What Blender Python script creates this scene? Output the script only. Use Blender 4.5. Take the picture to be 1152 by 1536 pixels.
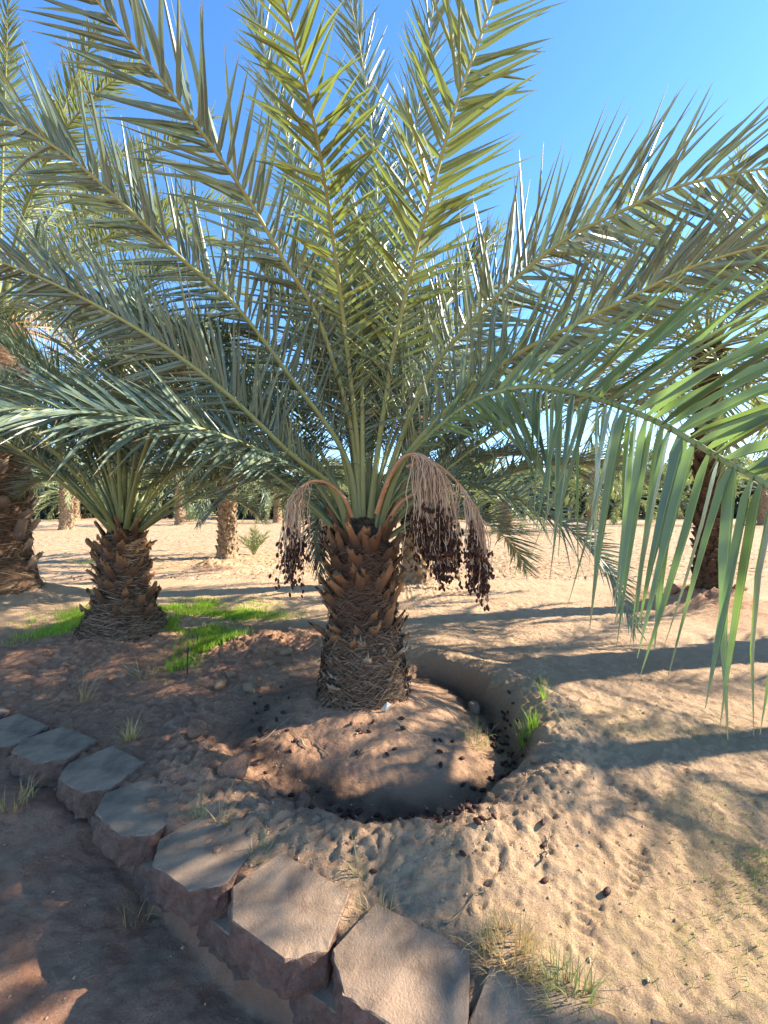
import bpy, math, random
import numpy as np
from mathutils import Vector, Matrix

# ---------------------------------------------------------------- camera, world, sun
for o in list(bpy.data.objects):
    bpy.data.objects.remove(o)
SC = bpy.context.scene
COL = SC.collection
EYE = 1.55            # camera height above the upper ground
FPX, HZ = 620.0, 757.0   # focal length and horizon row measured in the photograph

cd = bpy.data.cameras.new('camera')
cam = bpy.data.objects.new('camera', cd)
COL.objects.link(cam)
cam.location = (0, 0, EYE)
cam.rotation_euler = (math.radians(90), 0, 0)
cd.sensor_fit = 'VERTICAL'
cd.sensor_height = 24.0
cd.lens = FPX / 1536 * 24.0
cd.shift_y = -(768 - HZ) / 1536
cd.clip_start = 0.05
cd.clip_end = 2000
SC.camera = cam

SUN_EL, SUN_AZ = 30.0, 11.0     # azimuth measured from +X towards +Y
sdir = Vector((math.cos(math.radians(SUN_EL)) * math.cos(math.radians(SUN_AZ)),
               math.cos(math.radians(SUN_EL)) * math.sin(math.radians(SUN_AZ)),
               math.sin(math.radians(SUN_EL))))
world = bpy.data.worlds.new('World')
SC.world = world
world.use_nodes = True
wn = world.node_tree
wn.nodes.clear()
wo = wn.nodes.new('ShaderNodeOutputWorld')
wb = wn.nodes.new('ShaderNodeBackground')
ws = wn.nodes.new('ShaderNodeTexSky')
ws.sky_type = 'NISHITA'
ws.sun_disc = False
ws.sun_elevation = math.radians(SUN_EL)
ws.sun_rotation = math.radians(90 - SUN_AZ)
ws.air_density = 0.8
ws.dust_density = 0.05
ws.ozone_density = 2.8
wh = wn.nodes.new('ShaderNodeHueSaturation')
wh.inputs['Saturation'].default_value = 1.17
wn.links.new(ws.outputs[0], wh.inputs['Color'])
wn.links.new(wh.outputs[0], wb.inputs['Color'])
wb.inputs['Strength'].default_value = 0.115
wn.links.new(wb.outputs[0], wo.inputs['Surface'])

sl = bpy.data.lights.new('sun', 'SUN')
sl.energy = 4.2
sl.angle = math.radians(0.53)
sl.color = (1.0, 0.92, 0.79)
sun = bpy.data.objects.new('sun', sl)
COL.objects.link(sun)
sun.location = (8, 2, 9)
sun.rotation_euler = sdir.to_track_quat('Z', 'Y').to_euler()
SC.view_settings.view_transform = 'Standard'
SC.view_settings.look = 'None'
SC.view_settings.exposure = 2.15
SC.view_settings.gamma = 1.0

# ---------------------------------------------------------------- small helpers
rng = np.random.default_rng(7)


def P(px, py, Y):
    """a point of the place measured in the photograph, Y metres in front of the camera"""
    return np.array([(px - 576) / FPX * Y, Y, EYE - (py - HZ) / FPX * Y])


def tag(o, label=None, cat=None, group=None, kind=None):
    if label: o['label'] = label
    if cat: o['category'] = cat
    if group: o['group'] = group
    if kind: o['kind'] = kind
    return o


def empty(name, loc, label=None, cat=None, group=None, rz=0.0):
    o = bpy.data.objects.new(name, None)
    o.empty_display_size = 0.1
    COL.objects.link(o)
    o.location = loc
    o.rotation_euler = (0, 0, rz)
    return tag(o, label, cat, group)


def make_mesh(name, V, F, mats, uv=None, rnd=None, smooth=True, midx=None):
    """V (n,3); F (m,k) array of k-gons, or a list of such arrays"""
    me = bpy.data.meshes.new(name)
    V = np.asarray(V, np.float32)
    Fs = F if isinstance(F, list) else [F]
    Fs = [np.asarray(f, np.int32) for f in Fs if len(f)]
    loops = np.concatenate([f.ravel() for f in Fs])
    tot = np.concatenate([np.full(len(f), f.shape[1], np.int32) for f in Fs])
    start = np.concatenate([[0], np.cumsum(tot)[:-1]]).astype(np.int32)
    me.vertices.add(len(V))
    me.vertices.foreach_set('co', V.ravel())
    me.loops.add(len(loops))
    me.loops.foreach_set('vertex_index', loops)
    me.polygons.add(len(tot))
    me.polygons.foreach_set('loop_start', start)
    me.polygons.foreach_set('loop_total', tot)
    if midx is not None:
        me.polygons.foreach_set('material_index', np.asarray(midx, np.int32))
    me.update(calc_edges=True)
    me.polygons.foreach_set('use_smooth', np.full(len(tot), bool(smooth)))
    for m in (mats if isinstance(mats, (list, tuple)) else [mats]):
        me.materials.append(m)
    if uv is not None:
        l = me.uv_layers.new(name='UVMap')
        l.data.foreach_set('uv', np.asarray(uv, np.float32)[loops].ravel())
    if rnd is not None:
        a = me.attributes.new('rnd', 'FLOAT', 'POINT')
        a.data.foreach_set('value', np.asarray(rnd, np.float32))
    me.validate()
    return me


def link(name, me, parent=None, loc=None, rot=None):
    o = bpy.data.objects.new(name, me)
    COL.objects.link(o)
    if parent is not None: o.parent = parent
    if loc is not None: o.location = loc
    if rot is not None: o.rotation_euler = rot
    return o


def obj(name, V, F, mats, parent=None, **kw):
    return link(name, make_mesh(name, V, F, mats, **kw), parent)


def copy_tree(o, parent=None):
    c = o.copy()
    COL.objects.link(c)
    c.parent = parent
    for ch in list(o.children):
        copy_tree(ch, c)
    return c


def nrm(a):
    return a / np.maximum(np.linalg.norm(a, axis=-1, keepdims=True), 1e-9)


def spline(pts, m):
    """Catmull-Rom through pts resampled to m points evenly by length"""
    p = np.asarray(pts, float)
    q = np.vstack([2 * p[0] - p[1], p, 2 * p[-1] - p[-2]])
    out = []
    for i in range(len(p) - 1):
        a, b, c, d = q[i:i + 4]
        t = np.linspace(0, 1, 24, endpoint=False)[:, None]
        out.append(0.5 * (2 * b + (c - a) * t + (2 * a - 5 * b + 4 * c - d) * t ** 2 + (3 * b - a - 3 * c + d) * t ** 3))
    out = np.vstack(out + [p[-1:]])
    s = np.concatenate([[0], np.cumsum(np.linalg.norm(np.diff(out, axis=0), axis=1))])
    u = np.linspace(0, s[-1], m)
    return np.stack([np.interp(u, s, out[:, k]) for k in range(3)], 1), s[-1]


def frames(pts, hint):
    """tangent, normal (towards hint, which may be one vector or one per point), binormal"""
    T = nrm(np.gradient(pts, axis=0))
    H = np.broadcast_to(np.asarray(hint, float), pts.shape)
    N = H - np.sum(H * T, 1, keepdims=True) * T
    N = nrm(N)
    return T, N, np.cross(T, N)


def tube(pts, ra, rb=None, k=6, hint=(0.13, 0.21, 1.0)):
    """tube of half widths ra (along B) and rb (along N)"""
    pts = np.asarray(pts, float)
    n = len(pts)
    ra = np.broadcast_to(np.asarray(ra, float), (n,))
    rb = ra if rb is None else np.broadcast_to(np.asarray(rb, float), (n,))
    T, N, B = frames(pts, hint)
    a = np.arange(k) * 2 * math.pi / k
    V = pts[:, None] + B[:, None] * (np.cos(a)[None, :, None] * ra[:, None, None]) + N[:, None] * (np.sin(a)[None, :, None] * rb[:, None, None])
    i, j = np.meshgrid(np.arange(n - 1), np.arange(k), indexing='ij')
    F = np.stack([i * k + j, i * k + (j + 1) % k, (i + 1) * k + (j + 1) % k, (i + 1) * k + j], -1).reshape(-1, 4)
    uv = np.stack(np.broadcast_arrays(np.arange(k)[None, :] / k, np.linspace(0, 1, n)[:, None]), -1).reshape(-1, 2)
    return V.reshape(-1, 3), F, uv


class Bag:
    """collects pieces into one mesh"""
    def __init__(s): s.V, s.F, s.U, s.R, s.n = [], [], [], [], 0
    def add(s, V, F, uv=None, r=0.5):
        s.V.append(V); s.F.append(np.asarray(F) + s.n); s.n += len(V)
        s.U.append(np.zeros((len(V), 2)) if uv is None else uv)
        s.R.append(np.broadcast_to(np.asarray(r, float), (len(V),)))
    def mesh(s, name, mats, smooth=True):
        ks = {}
        for f in s.F: ks.setdefault(f.shape[1], []).append(f)
        return make_mesh(name, np.vstack(s.V), [np.vstack(v) for v in ks.values()], mats, np.vstack(s.U), np.concatenate(s.R), smooth)
    def obj(s, name, mats, parent=None, smooth=True):
        return link(name, s.mesh(name, mats, smooth), parent)


# value noise -----------------------------------------------------------------
_tab = rng.random((256, 256)).astype(np.float32)


def vnoise(x, y):
    xi, yi = np.floor(x).astype(int), np.floor(y).astype(int)
    fx, fy = x - xi, y - yi
    fx, fy = fx * fx * (3 - 2 * fx), fy * fy * (3 - 2 * fy)
    g = lambda a, b: _tab[(xi + a) & 255, (yi + b) & 255]
    return (g(0, 0) * (1 - fx) + g(1, 0) * fx) * (1 - fy) + (g(0, 1) * (1 - fx) + g(1, 1) * fx) * fy - 0.5


def fbm(x, y, f, o=4, g=0.5):
    v, a = 0.0, 1.0
    for k in range(o):
        v = v + a * vnoise(x * f + 17.3 * k, y * f + 9.1 * k)
        f *= 2.03; a *= g
    return v


def sstep(a, b, x):
    t = np.clip((x - a) / (b - a), 0, 1)
    return t * t * (3 - 2 * t)


# ---------------------------------------------------------------- materials
def mat(name):
    m = bpy.data.materials.new(name)
    m.use_nodes = True
    nt = m.node_tree
    nt.nodes.clear()
    return m, nt


def N(nt, typ, **kw):
    n = nt.nodes.new('ShaderNode' + typ)
    for k, v in kw.items():
        if hasattr(n, k): setattr(n, k, v)
        else: n.inputs[k.replace('_', ' ')].default_value = v
    return n


def ramp(nt, fac, stops):
    r = nt.nodes.new('ShaderNodeValToRGB')
    el = r.color_ramp.elements
    while len(el) < len(stops): el.new(0.5)
    for e, (p, c) in zip(el, stops):
        e.position = p; e.color = (*c, 1) if len(c) == 3 else c
    nt.links.new(fac, r.inputs[0])
    return r.outputs[0]


def mix(nt, fac, a, b, blend='MIX'):
    n = nt.nodes.new('ShaderNodeMix')
    n.data_type = 'RGBA'; n.blend_type = blend
    for s, v in ((0, fac), (6, a), (7, b)):
        if isinstance(v, (int, float)): n.inputs[s].default_value = v
        elif isinstance(v, tuple): n.inputs[s].default_value = (*v, 1)
        else: nt.links.new(v, n.inputs[s])
    return n.outputs[2]


def math_(nt, op, a, b=None):
    n = nt.nodes.new('ShaderNodeMath'); n.operation = op
    for s, v in ((0, a), (1, b)):
        if v is None: continue
        if isinstance(v, (int, float)): n.inputs[s].default_value = v
        else: nt.links.new(v, n.inputs[s])
    return n.outputs[0]


def noise(nt, vec, scale, detail=4, rough=0.55):
    n = N(nt, 'TexNoise', Scale=scale, Detail=detail, Roughness=rough)
    nt.links.new(vec, n.inputs['Vector'])
    return n.outputs['Fac']


def finish(nt, color, rough=0.8, spec=0.3, bump=None, bstr=0.3, bdist=0.01, trans=None, tfac=0.3, bump2=None):
    bs = nt.nodes.new('ShaderNodeBsdfPrincipled')
    out = nt.nodes.new('ShaderNodeOutputMaterial')
    if isinstance(color, tuple): bs.inputs['Base Color'].default_value = (*color, 1)
    else: nt.links.new(color, bs.inputs['Base Color'])
    if isinstance(rough, (int, float)): bs.inputs['Roughness'].default_value = rough
    else: nt.links.new(rough, bs.inputs['Roughness'])
    bs.inputs['Specular IOR Level'].default_value = spec
    prev = None
    for h, st, di in ([(bump, bstr, bdist)] if bump is not None else []) + ([bump2] if bump2 else []):
        b = nt.nodes.new('ShaderNodeBump')
        b.inputs['Strength'].default_value = st
        b.inputs['Distance'].default_value = di
        nt.links.new(h, b.inputs['Height'])
        if prev is not None: nt.links.new(prev, b.inputs['Normal'])
        prev = b.outputs[0]
    if prev is not None: nt.links.new(prev, bs.inputs['Normal'])
    sh = bs.outputs[0]
    if trans is not None:
        t = nt.nodes.new('ShaderNodeBsdfTranslucent')
        if isinstance(trans, tuple): t.inputs['Color'].default_value = (*trans, 1)
        else: nt.links.new(trans, t.inputs['Color'])
        mx = nt.nodes.new('ShaderNodeMixShader')
        mx.inputs[0].default_value = tfac
        nt.links.new(sh, mx.inputs[1]); nt.links.new(t.outputs[0], mx.inputs[2])
        sh = mx.outputs[0]
    nt.links.new(sh, out.inputs['Surface'])


def leaf_mat(name, c0, c1, edge, tip, tcol, tfac=0.28, rough=0.42, spec=0.5):
    """palm leaflet: hue varies by leaflet, pale fold line, dry tip"""
    m, nt = mat(name)
    at = N(nt, 'Attribute', attribute_name='rnd')
    uv = N(nt, 'UVMap')
    sp = nt.nodes.new('ShaderNodeSeparateXYZ')
    nt.links.new(uv.outputs[0], sp.inputs[0])
    tc = nt.nodes.new('ShaderNodeTexCoord')
    col = ramp(nt, at.outputs['Fac'], [(0.0, c0), (0.6, c1), (0.97, tuple(0.5 * (a + b) for a, b in zip(c1, edge))), (1.0, edge)])
    nz = noise(nt, tc.outputs['Object'], 9.0, 3)
    col = mix(nt, math_(nt, 'MULTIPLY', nz, 0.45), col, tuple(0.62 * x for x in c0))
    mp = N(nt, 'Mapping'); mp.inputs['Scale'].default_value = (26, 1.3, 1)
    nt.links.new(uv.outputs[0], mp.inputs[0])
    cx = nt.nodes.new('ShaderNodeCombineXYZ'); nt.links.new(math_(nt, 'MULTIPLY', at.outputs['Fac'], 90.0), cx.inputs[1])
    nt.links.new(cx.outputs[0], mp.inputs[1])
    sk = noise(nt, mp.outputs[0], 1.0, 3, 0.6)
    col = mix(nt, ramp(nt, sk, [(0.5, (0, 0, 0)), (0.75, (0.55, 0.55, 0.55))]), col, tuple(1.35 * x + 0.02 for x in c1))
    col = mix(nt, ramp(nt, sk, [(0.25, (0.45, 0.45, 0.45)), (0.45, (0, 0, 0))]), col, tuple(0.6 * x for x in c0))
    au = math_(nt, 'ABSOLUTE', math_(nt, 'SUBTRACT', sp.outputs[0], 0.5))
    mid = math_(nt, 'LESS_THAN', au, 0.05)
    col = mix(nt, math_(nt, 'MULTIPLY', mid, 0.8), col, edge)
    mg = math_(nt, 'GREATER_THAN', au, 0.455)
    col = mix(nt, math_(nt, 'MULTIPLY', mg, 0.35), col, edge)
    tp = ramp(nt, math_(nt, 'ADD', sp.outputs[1], math_(nt, 'MULTIPLY', at.outputs['Fac'], 0.05)), [(0.9, (0, 0, 0)), (0.99, (1, 1, 1))])
    col = mix(nt, tp, col, tip)
    st = N(nt, 'TexWave', Scale=26.0, Distortion=1.2); nt.links.new(uv.outputs[0], st.inputs[0])
    finish(nt, col, rough, spec, bump=st.outputs['Fac'], bstr=0.10, bdist=0.003, trans=tcol, tfac=tfac)
    return m


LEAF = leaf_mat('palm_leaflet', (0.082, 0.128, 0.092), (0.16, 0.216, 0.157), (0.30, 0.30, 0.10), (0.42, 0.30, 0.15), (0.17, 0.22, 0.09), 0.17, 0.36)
LEAF_FAR = leaf_mat('palm_leaflet_yellowish', (0.13, 0.16, 0.075), (0.21, 0.24, 0.11), (0.42, 0.36, 0.12), (0.45, 0.33, 0.17), (0.28, 0.33, 0.08), 0.30, 0.5)  # lighter, yellower leaflets, mostly for palms further back
LEAF_GREEN = leaf_mat('palm_leaflet_young', (0.12, 0.16, 0.07), (0.22, 0.26, 0.11), (0.42, 0.38, 0.08), (0.40, 0.28, 0.14), (0.26, 0.32, 0.05), 0.30, 0.38)

LEAF_BROAD = leaf_mat('palm_leaflet_broad', (0.085, 0.125, 0.078), (0.15, 0.20, 0.125), (0.36, 0.38, 0.12), (0.42, 0.30, 0.15), (0.22, 0.34, 0.06), 0.30, 0.38)


def simple_mat(name, c0, c1, scale=12, rough=0.8, spec=0.25, bstr=0.4, bdist=0.01, c2=None, bscale=None, trans=None, tfac=0.25, stretch=None):
    m, nt = mat(name)
    tc = nt.nodes.new('ShaderNodeTexCoord')
    vec = tc.outputs['Object']
    if stretch:
        mp = N(nt, 'Mapping'); mp.inputs['Scale'].default_value = stretch
        nt.links.new(vec, mp.inputs[0]); vec = mp.outputs[0]
    n1 = noise(nt, vec, scale, 5, 0.6)
    st = [(0.32, c0), (0.66, c1)] + ([(0.78, c2)] if c2 else [])
    col = ramp(nt, n1, st)
    n2 = noise(nt, vec, bscale or scale * 4, 4, 0.65)
    finish(nt, col, rough, spec, bump=n2, bstr=bstr, bdist=bdist, trans=trans, tfac=tfac)
    return m


def rachis_mat(name, base, mid, tip):
    m, nt = mat(name)
    uv = N(nt, 'UVMap')
    sp = nt.nodes.new('ShaderNodeSeparateXYZ'); nt.links.new(uv.outputs[0], sp.inputs[0])
    tc = nt.nodes.new('ShaderNodeTexCoord')
    col = ramp(nt, sp.outputs[1], [(0.0, (0.20, 0.10, 0.04)), (0.035, base), (0.3, mid), (1.0, tip)])
    nz = noise(nt, tc.outputs['Object'], 14.0, 4)
    col = mix(nt, math_(nt, 'MULTIPLY', nz, 0.5), col, tuple(0.55 * a for a in mid))
    finish(nt, col, 0.5, 0.4, bump=nz, bstr=0.15, bdist=0.01)
    return m


RACHIS = rachis_mat('palm_rachis', (0.20, 0.21, 0.075), (0.27, 0.29, 0.10), (0.36, 0.35, 0.12))


def boot_mat(name, dark, mid, cut, cutpos=0.72):
    m, nt = mat(name)
    uv = N(nt, 'UVMap')
    sp = nt.nodes.new('ShaderNodeSeparateXYZ'); nt.links.new(uv.outputs[0], sp.inputs[0])
    tc = nt.nodes.new('ShaderNodeTexCoord')
    oi = nt.nodes.new('ShaderNodeObjectInfo')
    mp = N(nt, 'Mapping'); mp.inputs['Scale'].default_value = (9, 9, 2.0)
    nt.links.new(tc.outputs['Object'], mp.inputs[0])
    nz = noise(nt, mp.outputs[0], 5.0, 5, 0.65)
    v = math_(nt, 'ADD', sp.outputs[1], math_(nt, 'MULTIPLY', math_(nt, 'SUBTRACT', nz, 0.5), 0.5))
    col = ramp(nt, v, [(0.1, dark), (0.5, mid), (cutpos, tuple(0.5 * (a + b) for a, b in zip(mid, cut))), (0.97, cut)])
    col = mix(nt, math_(nt, 'MULTIPLY', oi.outputs['Random'], 0.55), col, dark)
    finish(nt, col, 0.85, 0.2, bump=nz, bstr=0.6, bdist=0.02)
    return m


BOOT = boot_mat('leaf_base_brown', (0.06, 0.035, 0.022), (0.15, 0.08, 0.042), (0.34, 0.175, 0.075))
BOOT_GREY = boot_mat('leaf_base_weathered', (0.085, 0.06, 0.045), (0.20, 0.14, 0.10), (0.34, 0.23, 0.14))
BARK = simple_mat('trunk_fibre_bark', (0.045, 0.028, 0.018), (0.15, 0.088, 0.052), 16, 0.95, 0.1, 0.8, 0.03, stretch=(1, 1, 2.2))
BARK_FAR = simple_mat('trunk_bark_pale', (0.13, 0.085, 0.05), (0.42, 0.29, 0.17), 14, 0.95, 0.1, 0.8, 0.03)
FIBRE = None


def fibre_mat():
    m, nt = mat('dry_fibre')
    at = N(nt, 'Attribute', attribute_name='rnd')
    col = ramp(nt, at.outputs['Fac'], [(0.0, (0.07, 0.042, 0.028)), (0.4, (0.18, 0.115, 0.072)), (0.75, (0.32, 0.23, 0.16)), (1.0, (0.48, 0.38, 0.28))])
    finish(nt, col, 0.85, 0.15)
    return m


FIBRE = fibre_mat()
STALK = simple_mat('fruit_stalk_orange', (0.36, 0.16, 0.065), (0.46, 0.27, 0.13), 10, 0.6, 0.3, 0.2)
STRAND = simple_mat('fruit_strand_straw', (0.46, 0.29, 0.165), (0.64, 0.47, 0.30), 8, 0.75, 0.2, 0.2)
DATE = simple_mat('dried_date', (0.024, 0.011, 0.008), (0.085, 0.034, 0.020), 30, 0.6, 0.2, 0.7, 0.004)
STRAW = simple_mat('dry_straw', (0.38, 0.27, 0.14), (0.55, 0.43, 0.24), 14, 0.8, 0.2, 0.2)
TWIG = simple_mat('dry_twig', (0.16, 0.11, 0.07), (0.34, 0.26, 0.17), 18, 0.85, 0.2, 0.4)
CLOD = simple_mat('soil_clod', (0.36, 0.225, 0.13), (0.52, 0.345, 0.21), 9, 0.95, 0.1, 0.9, 0.02, bscale=60)
CLOD_RED = simple_mat('red_soil_clod', (0.30, 0.15, 0.09), (0.46, 0.26, 0.165), 9, 0.95, 0.1, 0.9, 0.02, bscale=60)
CHIP = simple_mat('pale_husk', (0.40, 0.34, 0.27), (0.58, 0.51, 0.43), 12, 0.8, 0.2, 0.3)
HOSE = simple_mat('black_plastic', (0.02, 0.02, 0.022), (0.05, 0.05, 0.05), 20, 0.5, 0.4, 0.1)


def grass_mat(name, c0, c1, tip, tcol, tfac=0.4):
    m, nt = mat(name)
    at = N(nt, 'Attribute', attribute_name='rnd')
    uv = N(nt, 'UVMap')
    sp = nt.nodes.new('ShaderNodeSeparateXYZ'); nt.links.new(uv.outputs[0], sp.inputs[0])
    col = ramp(nt, at.outputs['Fac'], [(0.0, c0), (1.0, c1)])
    col = mix(nt, math_(nt, 'MULTIPLY', sp.outputs[1], 0.6), col, tip)
    finish(nt, col, 0.55, 0.3, trans=tcol, tfac=tfac)
    return m


GRASS = grass_mat('fresh_grass', (0.11, 0.23, 0.02), (0.24, 0.37, 0.04), (0.36, 0.45, 0.06), (0.35, 0.50, 0.04))
DRYGRASS = grass_mat('dry_grass', (0.40, 0.25, 0.08), (0.58, 0.40, 0.15), (0.64, 0.48, 0.22), (0.55, 0.38, 0.12), 0.25)
WEED = grass_mat('weed_mixed', (0.14, 0.17, 0.04), (0.36, 0.33, 0.12), (0.42, 0.38, 0.16), (0.3, 0.35, 0.08), 0.3)


def ground_mat():
    m, nt = mat('sandy_soil')
    tc = nt.nodes.new('ShaderNodeTexCoord')
    vec = tc.outputs['Object']
    at = N(nt, 'Attribute', attribute_name='soil')
    sp = nt.nodes.new('ShaderNodeSeparateColor'); nt.links.new(at.outputs['Color'], sp.inputs[0])
    big = noise(nt, vec, 0.9, 4)
    med = noise(nt, vec, 7.0, 5, 0.6)
    fine = noise(nt, vec, 85.0, 4, 0.7)
    grain = noise(nt, vec, 420.0, 2, 0.6)
    col = ramp(nt, big, [(0.3, (0.54, 0.345, 0.195)), (0.7, (0.63, 0.425, 0.26))])
    col = mix(nt, ramp(nt, med, [(0.42, (0, 0, 0)), (0.75, (0.55, 0.55, 0.55))]), col, (0.44, 0.275, 0.15))
    red = ramp(nt, med, [(0.3, (0.44, 0.20, 0.115)), (0.72, (0.60, 0.335, 0.20))])
    col = mix(nt, sp.outputs[0], col, red)
    till = ramp(nt, noise(nt, vec, 5.0, 6, 0.72), [(0.40, (0.60, 0.42, 0.235)), (0.52, (0.46, 0.29, 0.155)), (0.64, (0.22, 0.125, 0.07))])
    col = mix(nt, sp.outputs[2], col, till)
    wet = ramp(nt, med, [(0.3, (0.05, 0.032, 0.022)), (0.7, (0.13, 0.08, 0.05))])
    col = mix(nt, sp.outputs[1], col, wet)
    moss = ramp(nt, noise(nt, vec, 26.0, 4, 0.7), [(0.40, (0.36, 0.34, 0.07)), (0.62, (0.46, 0.36, 0.18))])
    col = mix(nt, math_(nt, 'MULTIPLY', at.outputs['Alpha'], ramp(nt, noise(nt, vec, 11.0, 5, 0.7), [(0.40, (0, 0, 0)), (0.58, (1, 1, 1))])), col, moss)
    # pebbles and specks of litter
    vo = N(nt, 'TexVoronoi', Scale=75.0); nt.links.new(vec, vo.inputs['Vector'])
    spk = math_(nt, 'LESS_THAN', vo.outputs['Distance'], 0.16)
    pv = nt.nodes.new('ShaderNodeSeparateColor'); nt.links.new(vo.outputs['Color'], pv.inputs[0])
    spk = math_(nt, 'MULTIPLY', spk, math_(nt, 'GREATER_THAN', pv.outputs[0], 0.80))
    spk = math_(nt, 'MULTIPLY', spk, math_(nt, 'SUBTRACT', 1.0, sp.outputs[1]))
    pc = ramp(nt, pv.outputs[1], [(0.0, (0.10, 0.06, 0.04)), (0.55, (0.24, 0.15, 0.10)), (0.8, (0.50, 0.42, 0.34)), (1.0, (0.62, 0.56, 0.48))])
    col = mix(nt, math_(nt, 'MULTIPLY', spk, 0.75), col, pc)
    col = mix(nt, math_(nt, 'MULTIPLY', fine, 0.32), col, (0.17, 0.10, 0.06))
    h = math_(nt, 'ADD', math_(nt, 'MULTIPLY', fine, 0.7), math_(nt, 'MULTIPLY', grain, 0.3))
    h = math_(nt, 'ADD', h, math_(nt, 'MULTIPLY', spk, 0.35))
    mid = noise(nt, vec, 38.0, 6, 0.7)
    finish(nt, col, 0.95, 0.12, bump=mid, bstr=0.85, bdist=0.04, bump2=(h, 0.9, 0.014))
    return m


def block_mat():
    m, nt = mat('concrete_block')
    tc = nt.nodes.new('ShaderNodeTexCoord')
    oi = nt.nodes.new('ShaderNodeObjectInfo')
    vec = tc.outputs['Object']
    geo = nt.nodes.new('ShaderNodeNewGeometry')
    sp = nt.nodes.new('ShaderNodeSeparateXYZ'); nt.links.new(geo.outputs['Normal'], sp.inputs[0])
    n1 = noise(nt, vec, 7.0, 5, 0.65)
    n2 = noise(nt, vec, 120.0, 4, 0.7)
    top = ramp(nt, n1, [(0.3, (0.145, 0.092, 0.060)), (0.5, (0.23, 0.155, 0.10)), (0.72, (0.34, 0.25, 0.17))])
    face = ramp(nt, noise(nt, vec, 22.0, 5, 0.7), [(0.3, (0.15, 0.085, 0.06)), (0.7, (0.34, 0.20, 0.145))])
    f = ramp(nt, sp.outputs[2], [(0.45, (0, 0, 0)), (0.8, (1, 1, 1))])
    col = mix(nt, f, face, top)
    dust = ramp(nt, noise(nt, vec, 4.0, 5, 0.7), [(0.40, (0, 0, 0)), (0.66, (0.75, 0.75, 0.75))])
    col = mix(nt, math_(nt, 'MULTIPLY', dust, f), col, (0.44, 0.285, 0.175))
    col = mix(nt, math_(nt, 'MULTIPLY', n2, 0.4), col, (0.10, 0.075, 0.06))
    n3 = noise(nt, vec, 38.0, 5, 0.7)
    hh = math_(nt, 'MULTIPLY', n3, math_(nt, 'SUBTRACT', 1.0, math_(nt, 'MULTIPLY', f, 0.93)))
    finish(nt, col, 0.92, 0.2, bump=hh, bstr=0.9, bdist=0.05, bump2=(n2, 0.6, 0.008))
    return m


GROUND = ground_mat()
BLOCK = block_mat()

# ---------------------------------------------------------------- the ground
MAIN = np.array([-0.165, 3.30])
SECOND = np.array([-3.02, 4.80])
THIRD = np.array([-6.02, 6.45])
RIGHT = np.array([5.05, 6.45])
BASIN = np.array([-0.03, 3.06])
BLOCKS = [(-3.02, 3.02), (-2.56, 2.80), (-2.10, 2.62), (-1.65, 2.40), (-1.25, 2.12), (-0.81, 1.85), (-0.372, 1.592), (0.060, 1.362), (0.47, 1.16), (0.93, 1.03)]
WALL = np.array([(-9.0, 4.6), (-5.0, 3.75)] + BLOCKS + [(1.6, 0.92), (4.0, 0.75), (12.0, 0.6)])


def wall_side(x, y):
    """signed distance to the line of blocks, positive on the palm's side"""
    best = np.full(np.shape(x), 1e9); sgn = np.zeros(np.shape(x))
    for a, b in zip(WALL[:-1], WALL[1:]):
        d = b - a; L2 = d @ d
        t = np.clip(((x - a[0]) * d[0] + (y - a[1]) * d[1]) / L2, 0, 1)
        qx, qy = x - a[0] - t * d[0], y - a[1] - t * d[1]
        dist = np.hypot(qx, qy)
        s = np.sign(d[0] * (y - a[1]) - d[1] * (x - a[0]))
        upd = dist < best
        best = np.where(upd, dist, best); sgn = np.where(upd, s, sgn)
    return best * sgn


FOOT = [(-0.30, 1.95, 2.3), (0.02, 2.02, 2.0), (0.42, 1.72, 1.2), (0.75, 1.55, 1.0), (1.05, 1.75, 0.9), (1.30, 2.20, 1.1),
        (0.35, 2.12, 2.6), (-0.05, 1.70, 2.1), (0.95, 2.3, 0.6), (0.25, 1.45, 1.6), (-0.95, 1.15, 2.2), (-0.55, 0.98, 0.5),
        (1.75, 2.45, 1.2), (1.6, 1.6, 2.0), (-1.5, 1.65, 2.5)]


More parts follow.
